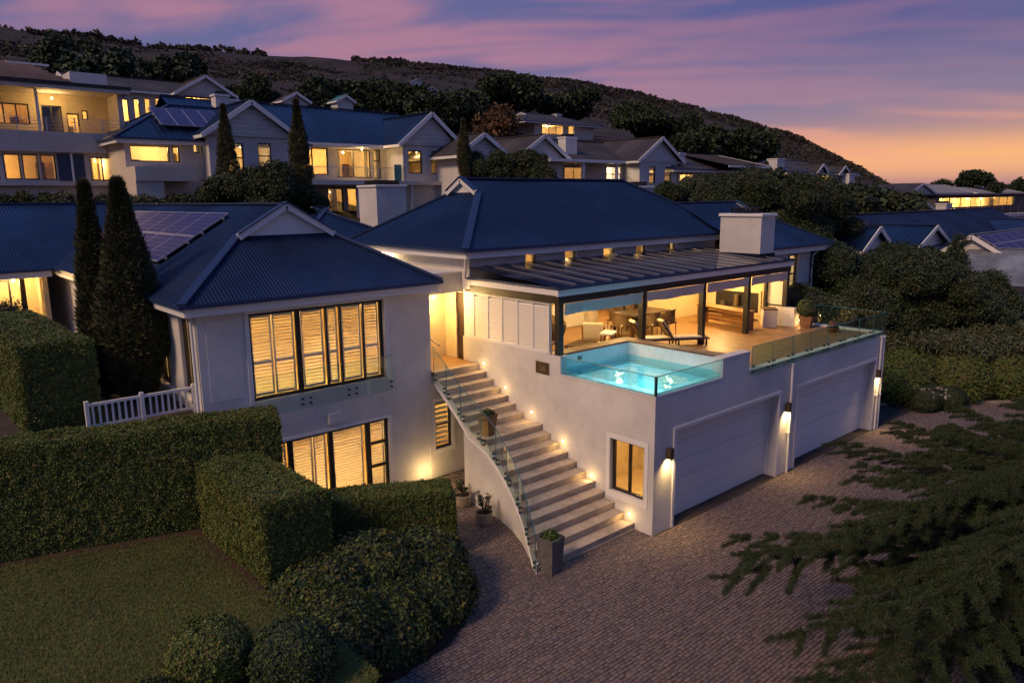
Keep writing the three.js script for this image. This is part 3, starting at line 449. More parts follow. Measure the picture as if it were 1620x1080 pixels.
// ----- main house
{
  const cw = [[2.20, 2.64], [3.92, 4.44], [5.77, 6.34], [7.50, 8.06], [9.25, 9.8]];
  mesh('front_wall', wallXY(0, 12.4, 5.3, 6.4, -6.75, .25, cw.map(([a, b]) => [a, b, 5.90, 6.22])), M.white, villa);
  for (const [a, b] of cw) { frameXY('clerestory_window', villa, a, b, 5.90, 6.22, -6.80, [], [], .035); }
  mesh('clerestory_room', [bx(.3, 12.3, 5.46, 5.5, -9, -7.0), bx(.3, 12.3, 5.5, 6.38, -9.04, -9), bx(.3, 12.3, 6.34, 6.38, -9, -7.0)], M.room, villa);
  for (const x of [2.5, 5.2, 8.4]) lamp(villa, x, 6.2, -7.9, 1.5, WARM2, .05);
  // left flank and the wall over the entrance
  mesh('flank_wall', bx(0, .25, 5.22, 6.4, -12.7, -7.0), M.white, villa);
  mesh('lintel_wall', bx(-1.58, -.002, 5.22, 5.75, -7.38, -7.13), M.white, villa);
  mesh('flank_lower_wall', bx(0, .25, 0, 5.22, -12.7, -9.3), M.white, villa);
  mesh('entrance_roof', bx(-1.6, .2, 5.75, 5.80, -12, -7.1), M.trim, villa);
  hipRoof(villa, { u0: -.45, u1: 13.5, v0: -13.03, v1: -6.34, y: 6.48, rise: 2.04, axis: 'x', gA: .78, gB: 0, pitch: .1, capW: .22 });
  mesh('eave_bracket', [...Array.from({ length: 9 }, (_, i) => bx(1.2 + i * 1.35, 1.26 + i * 1.35, 6.2, 6.37, -6.76, -6.44)), ...Array.from({ length: 5 }, (_, i) => bx(-.36, 0, 6.2, 6.37, -7.6 - i * 1.1, -7.54 - i * 1.1))], M.trim, villa);
  mesh('downpipe', [rod(V(-.33, 6.3, -6.5), V(-.12, 5.75, -6.8), .04), rod(V(-.12, 5.75, -6.8), V(-.12, 5.62, -6.85), .04)], M.trim, villa);
  // living room behind the patio: shell, warm and bright
  mesh('living_floor', bx(.25, 12.4, 3.1, DECK - .005, -11.2, -7.0), M.tile, villa);
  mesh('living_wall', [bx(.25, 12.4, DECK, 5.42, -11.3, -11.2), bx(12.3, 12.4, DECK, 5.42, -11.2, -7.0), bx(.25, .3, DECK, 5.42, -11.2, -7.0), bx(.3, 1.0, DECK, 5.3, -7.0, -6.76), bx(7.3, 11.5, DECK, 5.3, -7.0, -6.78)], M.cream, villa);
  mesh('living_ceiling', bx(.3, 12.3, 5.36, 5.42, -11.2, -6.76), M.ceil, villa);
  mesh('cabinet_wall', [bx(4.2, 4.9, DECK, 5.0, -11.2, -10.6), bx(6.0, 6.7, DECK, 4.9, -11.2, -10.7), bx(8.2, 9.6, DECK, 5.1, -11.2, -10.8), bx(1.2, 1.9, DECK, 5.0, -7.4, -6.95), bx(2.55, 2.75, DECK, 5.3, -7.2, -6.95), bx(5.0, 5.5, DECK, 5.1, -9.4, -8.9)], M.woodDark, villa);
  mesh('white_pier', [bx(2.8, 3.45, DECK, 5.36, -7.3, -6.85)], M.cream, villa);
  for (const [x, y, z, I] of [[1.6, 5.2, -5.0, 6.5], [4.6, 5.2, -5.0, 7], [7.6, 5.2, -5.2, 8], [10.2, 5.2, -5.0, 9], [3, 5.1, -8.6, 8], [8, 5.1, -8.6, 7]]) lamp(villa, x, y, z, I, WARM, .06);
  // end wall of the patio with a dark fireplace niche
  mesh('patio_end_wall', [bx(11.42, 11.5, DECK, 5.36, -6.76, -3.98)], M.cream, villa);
  const fp = part('fireplace', villa); mesh('surround', [bx(11.36, 11.419, 4.36, 4.44, -6.05, -4.05), bx(11.36, 11.419, 3.55, 3.62, -6.05, -4.05), bx(11.37, 11.419, 3.62, 4.36, -6.05, -5.96), bx(11.37, 11.419, 3.62, 4.36, -4.14, -4.05)], M.cream, fp); mesh('firebox', [bx(11.40, 11.419, 3.62, 4.36, -5.96, -4.14)], M.black, fp); mesh('andiron', [bx(11.30, 11.39, 3.62, 3.95, -5.7, -5.5), bx(11.28, 11.39, 3.62, 3.82, -5.2, -4.7)], M.steel, fp); mesh('copper_flue', cyl(.1, .1, .42, 11.29, 3.83, -5.0, 14), M.bronze, fp);
  // entrance recess
  mesh('entrance_wall', [bx(-1.58, 0, 3.15, 5.75, -8.1, -8.0)], M.cream, villa);
  mesh('entrance_ceiling', bx(-1.58, 0, 5.2, 5.215, -9.2, -7.13), M.ceil, villa);
  const fd = part('front_door', villa); mesh('door_leaf', bx(.06, .11, 3.16, 5.16, -7.45, -7.16), M.woodDark, fd); mesh('door_frame', [bx(0, .2, 3.15, 5.22, -8.0, -7.45), bx(0, .2, 5.16, 5.22, -7.45, -7.13), bx(0, .25, 3.15, 5.22, -9.3, -8.0)], M.cream, fd); mesh('door_handle', [bx(.0, .05, 4.1, 4.5, -7.42, -7.40)], M.metal, fd);
  lamp(villa, -.75, 5.08, -7.5, 4.6, WARM, .05);
  // rear chimneys
  for (const [x0, x1, z0, z1, y0, y1] of [[3.9, 5.4, -19.6, -18.1, 4, 8.4], [13.6, 14.6, -12.6, -11.6, 6, 8.25]]) { const c = part('chimney', villa); mesh('stack', bx(x0, x1, y0, y1, z0, z1), M.white, c); mesh('cornice', rbx(x0 - .06, x1 + .06, y1, y1 + .1, z0 - .06, z1 + .06, .02), M.trim, c); mesh('cowl', [bx(x0 + .2, x1 - .2, y1 + .1, y1 + .3, z0 + .2, z1 - .2)], M.black, c); }
  // right wing
  mesh('right_wing_wall', [wallXY(0, 0, 0, 0, -5.35, .25, [[15.6, 16.5, 3.4, 5.45]], [[12.4, 0], [17.5, 0], [17.5, 5.75], [12.4, 5.75]]), bx(12.4, 12.65, 0, 5.75, -11, -5.6), bx(17.25, 17.5, 0, 5.75, -11, -5.6), bx(12.65, 17.25, 0, 5.75, -11.25, -11)], M.white, villa);
  frameXY('right_wing_window', villa, 15.6, 16.5, 3.4, 5.45, -5.45, [.35], [.6], .06); mesh('right_wing_room', [bx(12.7, 17.2, 3, 3.1, -8.5, -5.62), bx(12.7, 17.2, 3.1, 5.6, -8.55, -8.5), bx(12.7, 17.2, 5.55, 5.6, -8.5, -5.62)], M.room, villa); lamp(villa, 15.8, 5.2, -6.8, 4, WARM2);
  { const g = hipRoof(villa, { u0: 8.4, u1: 18.55, v0: -11.5, v1: -4.85, y: 5.86, rise: 1.75, axis: 'x', gB: .8, skip: 'AFR', pitch: .1, fascia: 0 });
    mesh('sheeting', corrugated([[11.9, 5.86, -4.85], [18.55, 5.86, -4.85], [15.89, 7.26, -7.51], [15.89, 7.61, -8.175], [11.66, 7.61, -8.175]], .1), M.roof, g); caps('ridge_cap', [[[11.7, 7.61, -8.175], [16.0, 7.61, -8.175]]], g);
    mesh('gutter', [bx(11.95, 18.55, 5.775, 5.86, -4.93, -4.83), bx(18.46, 18.56, 5.775, 5.86, -11.4, -4.93)], M.cap, g); mesh('fascia', [bx(11.98, 18.46, 5.57, 5.77, -4.97, -4.93), bx(18.42, 18.46, 5.57, 5.77, -11.4, -4.97)], M.trim, g); mesh('soffit', bx(12, 18.42, 5.76, 5.774, -11.4, -4.97), M.trim, g); }
  mesh('downpipe', [rod(V(18.2, 5.7, -5.1), V(17.6, 5.35, -5.3), .045), rod(V(17.6, 5.35, -5.3), V(17.56, .2, -5.3), .045)], M.trim, villa);
  // low roof linking the two wings at the back
  hipRoof(villa, { u0: -3, u1: 3, v0: -19, v1: -12.4, y: 6.0, rise: 1.6, axis: 'x', pitch: .12 }); mesh('link_wall', bx(-2.6, 2.6, 0, 6, -18.6, -12.8), M.white, villa);
}
// ----- left wing with the shuttered windows
{
  const zf = -6.55, up = [-6.64, -3.05, 3.23, 5.32], lo = [-6.25, -3.05, .1, 2.12], sm = [-1.52, -.93, .84, 2.23];
  mesh('wing_front_wall', wallXY(0, 0, 0, 0, zf, .28, [up, lo], [[-7.81, 0], [-1.58, 0], [-1.58, 5.6], [-7.81, 5.6]]), M.white, villa);
  mesh('wing_flank_wall', wallZY(0, 0, 0, 0, -7.81, .28, [[-7.75, -6.95, 3.45, 5.3], [-9.6, -8.7, 3.45, 5.3]], [[-23.2, 0], [-6.831, 0], [-6.831, 5.6], [-23.2, 5.6]]), M.white, villa);
  mesh('wing_right_wall', [bx(-1.85, -1.58, 0, 5.6, -23, -6.83)], M.white, villa);
  mesh('passage_wall', wallXY(0, 0, 0, 0, -6.56, .2, [sm], [[-1.578, 0], [-.002, 0], [-.002, 2.99], [-1.578, 2.99]]), M.white, villa);
  mesh('small_window_surround', wallXY(0, 0, 0, 0, -6.535, .02, [[sm[0] - .004, sm[1] + .004, sm[2] - .004, sm[3] + .004]], [[-1.575, .72], [-.83, .72], [-.83, 2.34], [-1.575, 2.34]]), M.trim, villa);
  frameXY('small_window', villa, ...sm, -6.60, [], [.5], .05); 
  for (let i = 0; i < 9; i++) mesh('blind_slat', bx(sm[0] + .05, sm[1] - .05, sm[2] + .08 + i * .145, sm[2] + .17 + i * .145, -6.72, -6.71), M.slat, villa);
  mesh('passage_room', [bx(-1.57, -.05, .03, .05, -9, -6.77), bx(-1.57, -.05, .05, 2.8, -9.03, -9), bx(-1.57, -1.54, .05, 2.8, -9, -6.77), bx(-.08, -.05, .05, 2.8, -9, -6.77), bx(-1.57, -.05, 2.8, 2.83, -9, -6.77)], M.room, villa); lamp(villa, -1.0, 2.5, -7.7, 3.2, WARM2, .05);
  // rooms
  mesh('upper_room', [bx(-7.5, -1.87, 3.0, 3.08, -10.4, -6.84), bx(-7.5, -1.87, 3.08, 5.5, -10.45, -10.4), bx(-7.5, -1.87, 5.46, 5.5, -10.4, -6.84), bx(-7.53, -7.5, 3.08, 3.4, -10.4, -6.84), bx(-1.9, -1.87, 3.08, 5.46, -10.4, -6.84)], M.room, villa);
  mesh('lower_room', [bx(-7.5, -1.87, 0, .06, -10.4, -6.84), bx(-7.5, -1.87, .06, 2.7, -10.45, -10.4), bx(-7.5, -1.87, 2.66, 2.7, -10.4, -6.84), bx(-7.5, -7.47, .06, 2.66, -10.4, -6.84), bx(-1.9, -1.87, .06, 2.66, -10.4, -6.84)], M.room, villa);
  for (const [x, y, I] of [[-6.2, 5.3, 7], [-3.9, 5.3, 7], [-5.6, 2.5, 6.5], [-3.7, 2.5, 6.5]]) lamp(villa, x, y, -7.9, I, WARM, .06);
  // upper window
  const W = up[1] - up[0], X = (f) => up[0] + W * f;
  frameXY('wing_window', villa, ...up, zf - .08, [[.345, .12], [.553, .05], [.662, .05], [.843, .04]], [], .07);
  for (const [a, b, r] of [[.022, .165, .42], [.175, .32, .42], [.375, .535, .42], [.57, .645, .42], [.68, .83, .42], [.855, .975, .42]]) shutter(villa, X(a), X(b), up[2] + .08, up[3] - .08, zf - .17, r, .078, .42);
  mesh('wing_window_trim', [bx(up[0] - .1, up[0] - .004, up[2] - .04, up[3] + .06, zf + .002, zf + .03), bx(up[1] + .004, up[1] + .1, up[2] - .04, up[3] + .06, zf + .002, zf + .03), bx(up[0] - .004, up[1] + .004, up[3] + .004, up[3] + .06, zf + .002, zf + .03)], M.trim, villa);
  // glass guard in front of it
  const gd = part('window_glass_guard', villa); for (let i = 0; i < 3; i++) { const a = lerp(-6.62, -2.80, i / 3) + .008, b = lerp(-6.62, -2.80, (i + 1) / 3) - .008; mesh('glass_pane', bx(a, b, 2.86, 3.82, zf + .07, zf + .082), M.railGlass, gd); for (const x of [a + .1, b - .1]) for (const y of [2.96, 3.1]) mesh('clamp', new THREE.CylinderGeometry(.028, .028, .066, 10).rotateX(Math.PI / 2).translate(x, y, zf + .036), M.steel, gd); mesh('glass_edge', bx(a, b, 3.82, 3.826, zf + .068, zf + .084), M.teal, gd); }
  mesh('wall_vent_box', rbx(-4.82, -4.46, 2.30, 2.58, zf, zf + .09, .01), M.white, villa);
  // lower window
  frameXY('wing_lower_window', villa, ...lo, zf - .06, [[.135, .12], [.475, .12], [.815, .13]], [[.36, .83, 1], [.68, .83, 1]], .07);
  const L = lo[1] - lo[0], Y = (f) => lo[0] + L * f; for (const [a, b] of [[.02, .11], [.16, .33], [.34, .445], [.505, .78], [.845, .98]]) shutter(villa, Y(a), Y(b), lo[2] + .07, lo[3] - .07, zf - .18, .02, .078, .42, null, b - a < .12);
  mesh('lower_window_trim', [bx(lo[1] + .004, lo[1] + .09, lo[2], lo[3] + .07, zf + .002, zf + .03), bx(lo[0], lo[1] + .004, lo[3] + .004, lo[3] + .07, zf + .002, zf + .03)], M.trim, villa);
  mesh('wall_groove', [bx(-1.72, -1.70, 0, .95, zf, zf + .012)], M.trim, villa);
  // flank windows
  for (const [a, b] of [[-7.75, -6.95], [-9.6, -8.7]]) { frameZY('flank_window', villa, a, b, 3.45, 5.3, -7.73, [.5], [], .06); shutter(villa, a + .04, lerp(a, b, .47), 3.52, 5.24, 0, .45, .078, .4, [-7.62, 0, 0], true); shutter(villa, lerp(a, b, .53), b - .04, 3.52, 5.24, 0, .45, .078, .4, [-7.62, 0, 0], true); }
  mesh('flank_sill', bx(-7.9, -7.815, 3.36, 3.44, -9.7, -6.9), M.trim, villa);
  mesh('wing_wall_panel', [bx(-7.62, -6.86, 3.4, 5.25, zf, zf + .012)], M.white, villa);
  hipRoof(villa, { u0: -27, u1: -6.1, v0: -8.22, v1: -1.44, y: 5.72, rise: 2.06, axis: 'z', gB: .63, skip: 'A', pitch: .085, capW: .2 });
  mesh('eave_downlight', Array.from({ length: 6 }, (_, i) => cyl(.035, .035, .1, -7.3 + i * 1.08, 5.42, -6.32)), M.trim, villa);
  mesh('downpipe', [rod(V(-8.05, 5.55, -6.3), V(-7.9, 5.3, -6.62), .035), rod(V(-7.9, 5.3, -6.62), V(-7.9, 3.2, -6.62), .035)], M.trim, villa);
  // far-left range: porch under a roof facing the garden
  hipRoof(villa, { u0: -30, u1: -.15, v0: -27.8, v1: -19.1, y: 5.70, rise: 2.15, axis: 'x', skip: 'AB', pitch: .1, fascia: 0 });
  mesh('porch_fascia', bx(-26, -8.3, 5.42, 5.62, -19.22, -19.18), M.trim, villa); mesh('porch_gutter', bx(-26, -8.3, 5.62, 5.70, -19.2, -19.08), M.cap, villa); mesh('porch_ceiling', bx(-26, -8.4, 5.56, 5.6, -21.1, -19.25), M.ceil, villa);
  mesh('porch_wall', [bx(-26, -8.5, 3, 5.6, -21.3, -21.1), bx(-8.55, -8.4, 3, 5.6, -21.1, -19.6)], M.cream, villa);
  mesh('porch_post', [bx(-9.15, -9.0, 3, 5.55, -20.2, -20.05)], M.woodDark, villa);
  frameXY('porch_window', villa, -11.6, -9.3, 3.3, 5.25, -21.09, [.5], [], .07, .05); lamp(villa, -9.3, 5.3, -20.2, 5, WARM, .06);
}

// ---------------------------------------------------------------- lamps, pots, furniture
function wallLamp(x, z, y, label, I) {
  const t = thing('wall_lamp', label, 'wall lamp', [x, y, z], 0, 'down-facing garage wall lamps');
  mesh('housing', [bx(-.065, .065, 0, .26, .025, .03), bx(-.065, .065, 0, .26, .14, .145), bx(-.065, -.06, 0, .26, .03, .14), bx(.06, .065, 0, .26, .03, .14), bx(-.065, .065, .255, .26, .03, .14)], M.bronze, t); mesh('backplate', bx(-.05, .05, .03, .2, .0, .025), M.steel, t);
  raw('bulb', new THREE.CylinderGeometry(.04, .04, .02, 16).translate(0, .10, .085), M.spotGlow, t);
  const s = new THREE.SpotLight(WARM, I, 0, 1.15, 1, 2); s.position.set(0, .06, .09); s.target.position.set(0, -2, .12); s.shadow.radius = 3; s.castShadow = true; t.add(s, s.target);
}
wallLamp(.50, 0, 1.83, 'bronze down-light on the corner pier left of the first garage door', 8);
wallLamp(5.97, 0, 1.87, 'bronze down-light on the pier between the two garage doors', 8.5);
wallLamp(11.93, 0, 1.85, 'bronze down-light at the far end of the garage wall', 8);
const stairSpots = [[.36, -.68, 'lowest, beside the bottom step'], [.99, -1.93, 'second from the bottom, above the fourth step'], [1.64, -2.95, 'third from the bottom, left of the small window'], [2.17, -4.15, 'in the middle of the stair wall below the number plate'], [2.66, -5.2, 'second from the top of the stairs'], [3.2, -6.17, 'topmost, beside the landing']];
stairSpots.forEach(([y, z, w], i) => {
  const t = thing('stair_light', 'small round recessed stair light, ' + w, 'stair light', [0, y, z], 0, 'recessed stair lights');
  raw('lens', new THREE.CylinderGeometry(.03, .03, .012, 16).rotateZ(Math.PI / 2).translate(-.008, 0, 0), M.spotGlow, t); raw('bezel', new THREE.TorusGeometry(.036, .008, 8, 18).rotateY(Math.PI / 2).translate(-.006, 0, 0), M.metal, t);
  const l = new THREE.PointLight(WARM, i < 3 ? .17 : .11, 0, 2); l.position.set(-.17, -.02, .02); l.shadow.radius = 4; l.castShadow = true; t.add(l);
});
{ // eave floodlight on the flank of the main house
  const t = thing('flood_lamp', 'bright flood lamp under the main roof eave on the flank wall', 'flood lamp', [-.06, 6.22, -11.2]);
  mesh('bracket', bx(-.02, .06, -.03, .03, -.03, .03), M.metal, t); raw('bulb', new THREE.SphereGeometry(.07, 12, 8).translate(-.08, -.02, 0), M.spotGlow, t);
  const l = new THREE.PointLight(WARM2, 2.6, 0, 2); l.position.set(-.2, -.05, .05); l.shadow.radius = 3; l.castShadow = true; t.add(l);
}
{ const t = thing('entrance_lamp', 'small glowing wall light on the cream wall of the entrance recess', 'wall lamp', [-.85, 4.66, -8.0]); mesh('plate', bx(-.05, .05, -.1, .1, 0, .02), M.metal, t); raw('bulb', new THREE.BoxGeometry(.07, .16, .05).translate(0, 0, .05), M.lampGlow, t); const l = new THREE.PointLight(WARM, .8, 0, 2); l.position.set(0, 0, .12); l.shadow.radius = 2; l.castShadow = true; t.add(l); }
{ const t = thing('ground_uplight', 'small round uplight set in the paving beside the passage by the stairs', 'ground light', [-1.95, .02, -6.2]); mesh('rim', new THREE.TorusGeometry(.06, .012, 8, 20).rotateX(Math.PI / 2).translate(0, .01, 0), M.metal, t); raw('lens', new THREE.CylinderGeometry(.055, .055, .02, 16), M.lampGlow, t); const l = new THREE.PointLight(WARM, 1.1, 0, 2); l.position.set(0, .3, .05); l.shadow.radius = 4; l.castShadow = true; t.add(l); }
{ const t = thing('patio_side_lamp', 'small lamp on the low white wall behind the deck planter', 'wall lamp', [11.6, 3.52, -2.68]); mesh('plate', bx(-.04, .04, -.05, .05, 0, .015), M.metal, t); raw('bulb', new THREE.BoxGeometry(.06, .06, .03).translate(0, 0, .03), M.lampGlow, t); const l = new THREE.PointLight(WARM, .35, 0, 2); l.position.set(.02, 0, .1); l.shadow.radius = 2; l.castShadow = true; t.add(l); }
const font = await new FontLoader().loadAsync('fonts/droid/droid_serif_regular.typeface.json');
{ const t = thing('house_number_plate', 'bronze house number plate reading 16 on the stair wall', 'number plate', [0, 3.47, -3.71]);
  mesh('plate', rbx(-.025, -.004, -.16, .16, -.25, .25, .006), M.bronze, t); const g = new TextGeometry('16', { font, size: .15, depth: .012, curveSegments: 4 }); g.computeBoundingBox(); const b = g.boundingBox; g.translate(-(b.max.x + b.min.x) / 2, -(b.max.y + b.min.y) / 2, 0).rotateY(-Math.PI / 2).translate(-.027, 0, .02); mesh('number', g, M.brass, t); }

// leaves -------------------------------------------------------------
function leafGeo(n, len, wid, spread, droop = .2, sd = 3, flat = 0) { const keep = seed; seed = sd; const p = [], q = []; for (let i = 0; i < n; i++) { const o = V(rr(-1, 1), rr(-.6, .8), rr(-1, 1)).multiplyScalar(spread), d = V(rr(-1, 1), rr(-.2, 1), rr(-1, 1)).normalize(), s = V(rr(-1, 1), rr(-1, 1), rr(-1, 1)).cross(d).normalize(), u = V(0, 0, 0).crossVectors(d, s); if (flat) { u.set(rr(-flat, flat), 1, rr(-flat, flat)).normalize(); const a = rr(0, 6.283); d.set(Math.cos(a), 0, Math.sin(a)).addScaledVector(u, -(Math.cos(a) * u.x + Math.sin(a) * u.z)).normalize(); s.crossVectors(u, d).normalize(); } const L = len * rr(.7, 1.25), w = wid * rr(.7, 1.2); const a = o, b = o.clone().addScaledVector(d, L * .5).addScaledVector(s, w / 2).addScaledVector(u, -w * .18), c = o.clone().addScaledVector(d, L).addScaledVector(V(0, -1, 0), L * droop), e = o.clone().addScaledVector(d, L * .5).addScaledVector(s, -w / 2).addScaledVector(u, -w * .18); for (const v of [a, b, c, a, c, e]) p.push(v.x, v.y, v.z); } seed = keep; const g = new THREE.BufferGeometry(); g.setAttribute('position', new THREE.Float32BufferAttribute(p, 3)); g.computeVertexNormals(); g.setAttribute('uv', new THREE.Float32BufferAttribute(new Float32Array(p.length / 3 * 2), 2)); return g; }
const LG = { hedge: leafGeo(7, .046, .028, .034, .12, 3, .75), hedgeS: leafGeo(6, .048, .03, .035, .1, 5, .7), shrub: leafGeo(7, .066, .04, .055, .2, 8, .8), tree: leafGeo(16, .115, .06, .19, .25, 11, 1.6), treeFar: leafGeo(9, .42, .28, .36, .2, 12, .9), needle: leafGeo(12, .17, .022, .07, .15, 13), cyp: leafGeo(8, .12, .034, .05, -.25, 14), grass: null, frond: leafGeo(18, .085, .013, .045, .1, 15) };
LG.grass = (() => { const p = []; const keep = seed; seed = 21; for (let i = 0; i < 7; i++) { const a = rr(0, 6.3), o = V(rr(-.03, .03), 0, rr(-.03, .03)), h = rr(.018, .04), l = rr(.02, .055), s = V(Math.cos(a), 0, Math.sin(a)), f = V(-s.z, 0, s.x); const t = o.clone().addScaledVector(f, l).add(V(0, h, 0)); for (const v of [o.clone().addScaledVector(s, .004), t, o.clone().addScaledVector(s, -.004)]) p.push(v.x, v.y, v.z); } seed = keep; const g = new THREE.BufferGeometry(); g.setAttribute('position', new THREE.Float32BufferAttribute(p, 3)); g.computeVertexNormals(); g.setAttribute('uv', new THREE.Float32BufferAttribute(new Float32Array(p.length / 3 * 2), 2)); return g; })();
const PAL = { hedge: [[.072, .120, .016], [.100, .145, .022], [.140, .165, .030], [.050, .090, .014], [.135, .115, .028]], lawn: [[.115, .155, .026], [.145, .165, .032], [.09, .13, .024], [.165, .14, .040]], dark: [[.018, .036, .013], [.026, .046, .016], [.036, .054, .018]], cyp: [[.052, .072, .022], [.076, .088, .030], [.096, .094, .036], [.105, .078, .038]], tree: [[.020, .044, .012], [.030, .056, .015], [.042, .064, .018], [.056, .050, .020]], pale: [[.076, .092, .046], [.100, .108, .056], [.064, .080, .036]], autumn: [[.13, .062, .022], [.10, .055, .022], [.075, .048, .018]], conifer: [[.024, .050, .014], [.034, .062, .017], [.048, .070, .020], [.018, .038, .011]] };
const _d = new THREE.Object3D();
function foliage(name, parent, list, geo, pal, m = M.leaf) {   // list of [x, y, z, scale, nx, ny, nz]
  const I = new THREE.InstancedMesh(geo, m, list.length), up = V(0, 1, 0), n = V(0, 0, 0), q = new THREE.Quaternion(); I.name = name; I.userData.kind = 'stuff';
  list.forEach((p, i) => { _d.position.set(p[0], p[1], p[2]); n.set((p[4] || 0) + rr(-.5, .5), (p[5] === undefined ? 1 : p[5]) + rr(-.5, .5), (p[6] || 0) + rr(-.5, .5)).normalize(); _d.quaternion.setFromUnitVectors(up, n); q.setFromAxisAngle(up, rr(0, 6.28)); _d.quaternion.multiply(q); _d.scale.setScalar(p[3]); _d.updateMatrix(); I.setMatrixAt(i, _d.matrix);
    const c = pal[Math.floor(R() * pal.length)], k = rr(.75, 1.3) * (p[7] || 1); I.setColorAt(i, lin(c[0] * k, c[1] * k, c[2] * k)); });
  I.castShadow = I.receiveShadow = true; parent.add(I); return I;
}
// clipped hedge: solid dark brown inner fill and a skin of leaves; local box w (x) by h by d (z), base at y 0
function hedge(label, x, y, z, w, h, d, ry = 0, dens = 900, faces = 'LFRTK') {
  const t = thing('hedge', label, 'hedge', [x, y, z], ry, 'clipped garden hedges');
  mesh('inner_fill', new RoundedBoxGeometry(w - .16, h - .08, d - .16, 2, .08).translate(0, h / 2 - .04, 0), M.bark, t);
  const list = [], wob = (a, b, s) => (fbm(a * 1.3, b * 1.3, s, 3) - .5) * .09;
  const F = { T: w * d, F: w * h, K: w * h, L: d * h, R: d * h };
  for (const f of faces) for (let i = 0, n = F[f] * dens; i < n; i++) {
    const a = R(), b = R(), k = R() < .03 ? rr(0, .05) : rr(-.08, .012); let px, py, pz, nx = 0, ny = 0, nz = 0;
    if (f === 'T') { px = (a - .5) * w; pz = (b - .5) * d; py = h + k + wob(px + x, pz + z, 1); ny = 1; } else if (f === 'F' || f === 'K') { const s = f === 'F' ? 1 : -1; px = (a - .5) * w; py = b * h; pz = s * (d / 2 + k + wob(px + x, py, 2)); nz = s; } else { const s = f === 'R' ? 1 : -1; pz = (a - .5) * d; py = b * h; px = s * (w / 2 + k + wob(pz + z, py, 3)); nx = s; }
    const e = Math.min(w / 2 - Math.abs(px), d / 2 - Math.abs(pz)); if (f === 'T' && e < .12) py -= (.12 - e) * .7; if (f !== 'T' && h - py < .12) { const q = (.12 - (h - py)) * .6; px -= nx * q; pz -= nz * q; }
    list.push([px, py, pz, rr(.7, 1.25), nx, ny, nz]);
  }
  foliage('foliage', t, list, LG.hedge, PAL.hedge); return t;
}
hedge('tall square hedge at the left edge beside the cypresses', -10.42, 3.0, -10.7, 1.38, 2.02, 6.6, .02, 1100, 'LFT');
{ const a = Math.atan2(1.48, 4.6); hedge('long hedge behind the lawn below the white fence', -11.22, 1.0, -6.69, 9.5, 2.33, 1.05, -a, 1150, 'FTR'); }
hedge('hedge running towards the camera along the right of the lawn', -7.88, .9, -3.5, 1.25, 1.72, 3.2, .02, 1500, 'LFTR');
{ const a = Math.atan2(1.63, 2.22); hedge('low hedge in front of the ground-floor windows', -5.06, 0, -3.52, 3.0, 1.5, .95, -a * .8, 1400, 'LFTRK'); }
function mound(name, label, x, y, z, lobes, dens, geo = LG.shrub, pal = PAL.hedge, cat = 'shrub', group) {  // rounded shrub out of overlapping lobes [dx, dy, dz, rx, ry, rz]
  const t = thing(name, label, cat, [x, y, z], 0, group), list = [], inside = (px, py, pz, s) => lobes.some((l, j) => j !== s && ((px - l[0]) / l[3]) ** 2 + ((py - l[1]) / l[4]) ** 2 + ((pz - l[2]) / l[5]) ** 2 < .8);
  mesh('inner_fill', lobes.map((l) => new THREE.SphereGeometry(1, 16, 12).scale(l[3] * .9, l[4] * .9, l[5] * .9).translate(l[0], l[1], l[2])), M.bark, t);  // solid dark brown fill behind the leaves of every lobe
  lobes.forEach((l, s) => { const area = 4 * Math.PI * Math.pow((Math.pow(l[3] * l[4], 1.6) + Math.pow(l[3] * l[5], 1.6) + Math.pow(l[4] * l[5], 1.6)) / 3, 1 / 1.6); for (let i = 0; i < area * dens; i++) { const u = rr(-1, 1), a = rr(0, 6.283), q = Math.sqrt(1 - u * u), n = [q * Math.cos(a), u, q * Math.sin(a)], k = (R() < .1 ? rr(1, 1.07) : rr(.9, 1.01)) + (fbm(n[0] * 3 + s * 7, n[2] * 3 + n[1] * 2, 9, 2) - .5) * .12; const px = l[0] + n[0] * l[3] * k, py = l[1] + n[1] * l[4] * k, pz = l[2] + n[2] * l[5] * k; if (py < -.05 || inside(px, py, pz, s)) continue; list.push([px, py, pz, rr(.7, 1.3), n[0], n[1], n[2]]); } });
  foliage('foliage', t, list, geo, pal); return t;
}
mound('shrub_bank', 'broad rounded shrub bank bulging over the driveway in front of the hedges', -6.4, 0, -1.35, [[-1.3, .75, -.1, 1.1, .75, .9], [-.2, .7, -.35, 1.2, .8, 1.0], [.9, .55, -.3, 1.0, .72, .95], [-.5, .45, .6, 1.2, .6, .8], [.5, .4, .4, 1.1, .55, .9], [-1.5, .6, .8, .9, .7, .75], [-1.9, .5, 1.35, .9, .75, .6], [-.7, .25, 1.15, 1.0, .5, .55]], 800, LG.shrub, [...PAL.dark, PAL.hedge[0], PAL.hedge[1], PAL.hedge[4]]);
mound('topiary_ball', 'yellow-green clipped topiary ball at the front of the lawn, left of a darker one', -10.15, 1.1, .0, [[0, .42, 0, .56, .5, .56]], 900, LG.hedgeS, PAL.hedge, 'shrub', 'clipped topiary balls');
mound('topiary_ball', 'dark clipped topiary ball at the bottom of the picture, rightmost of three', -9.25, .9, .75, [[0, .5, 0, .58, .56, .58]], 900, LG.hedgeS, [...PAL.dark, PAL.hedge[0]], 'shrub', 'clipped topiary balls');
mound('topiary_ball', 'low dark topiary ball at the bottom edge, leftmost of three', -11.1, 1.1, .35, [[0, .15, 0, .5, .4, .45]], 900, LG.hedgeS, [...PAL.dark, PAL.hedge[0]], 'shrub', 'clipped topiary balls');
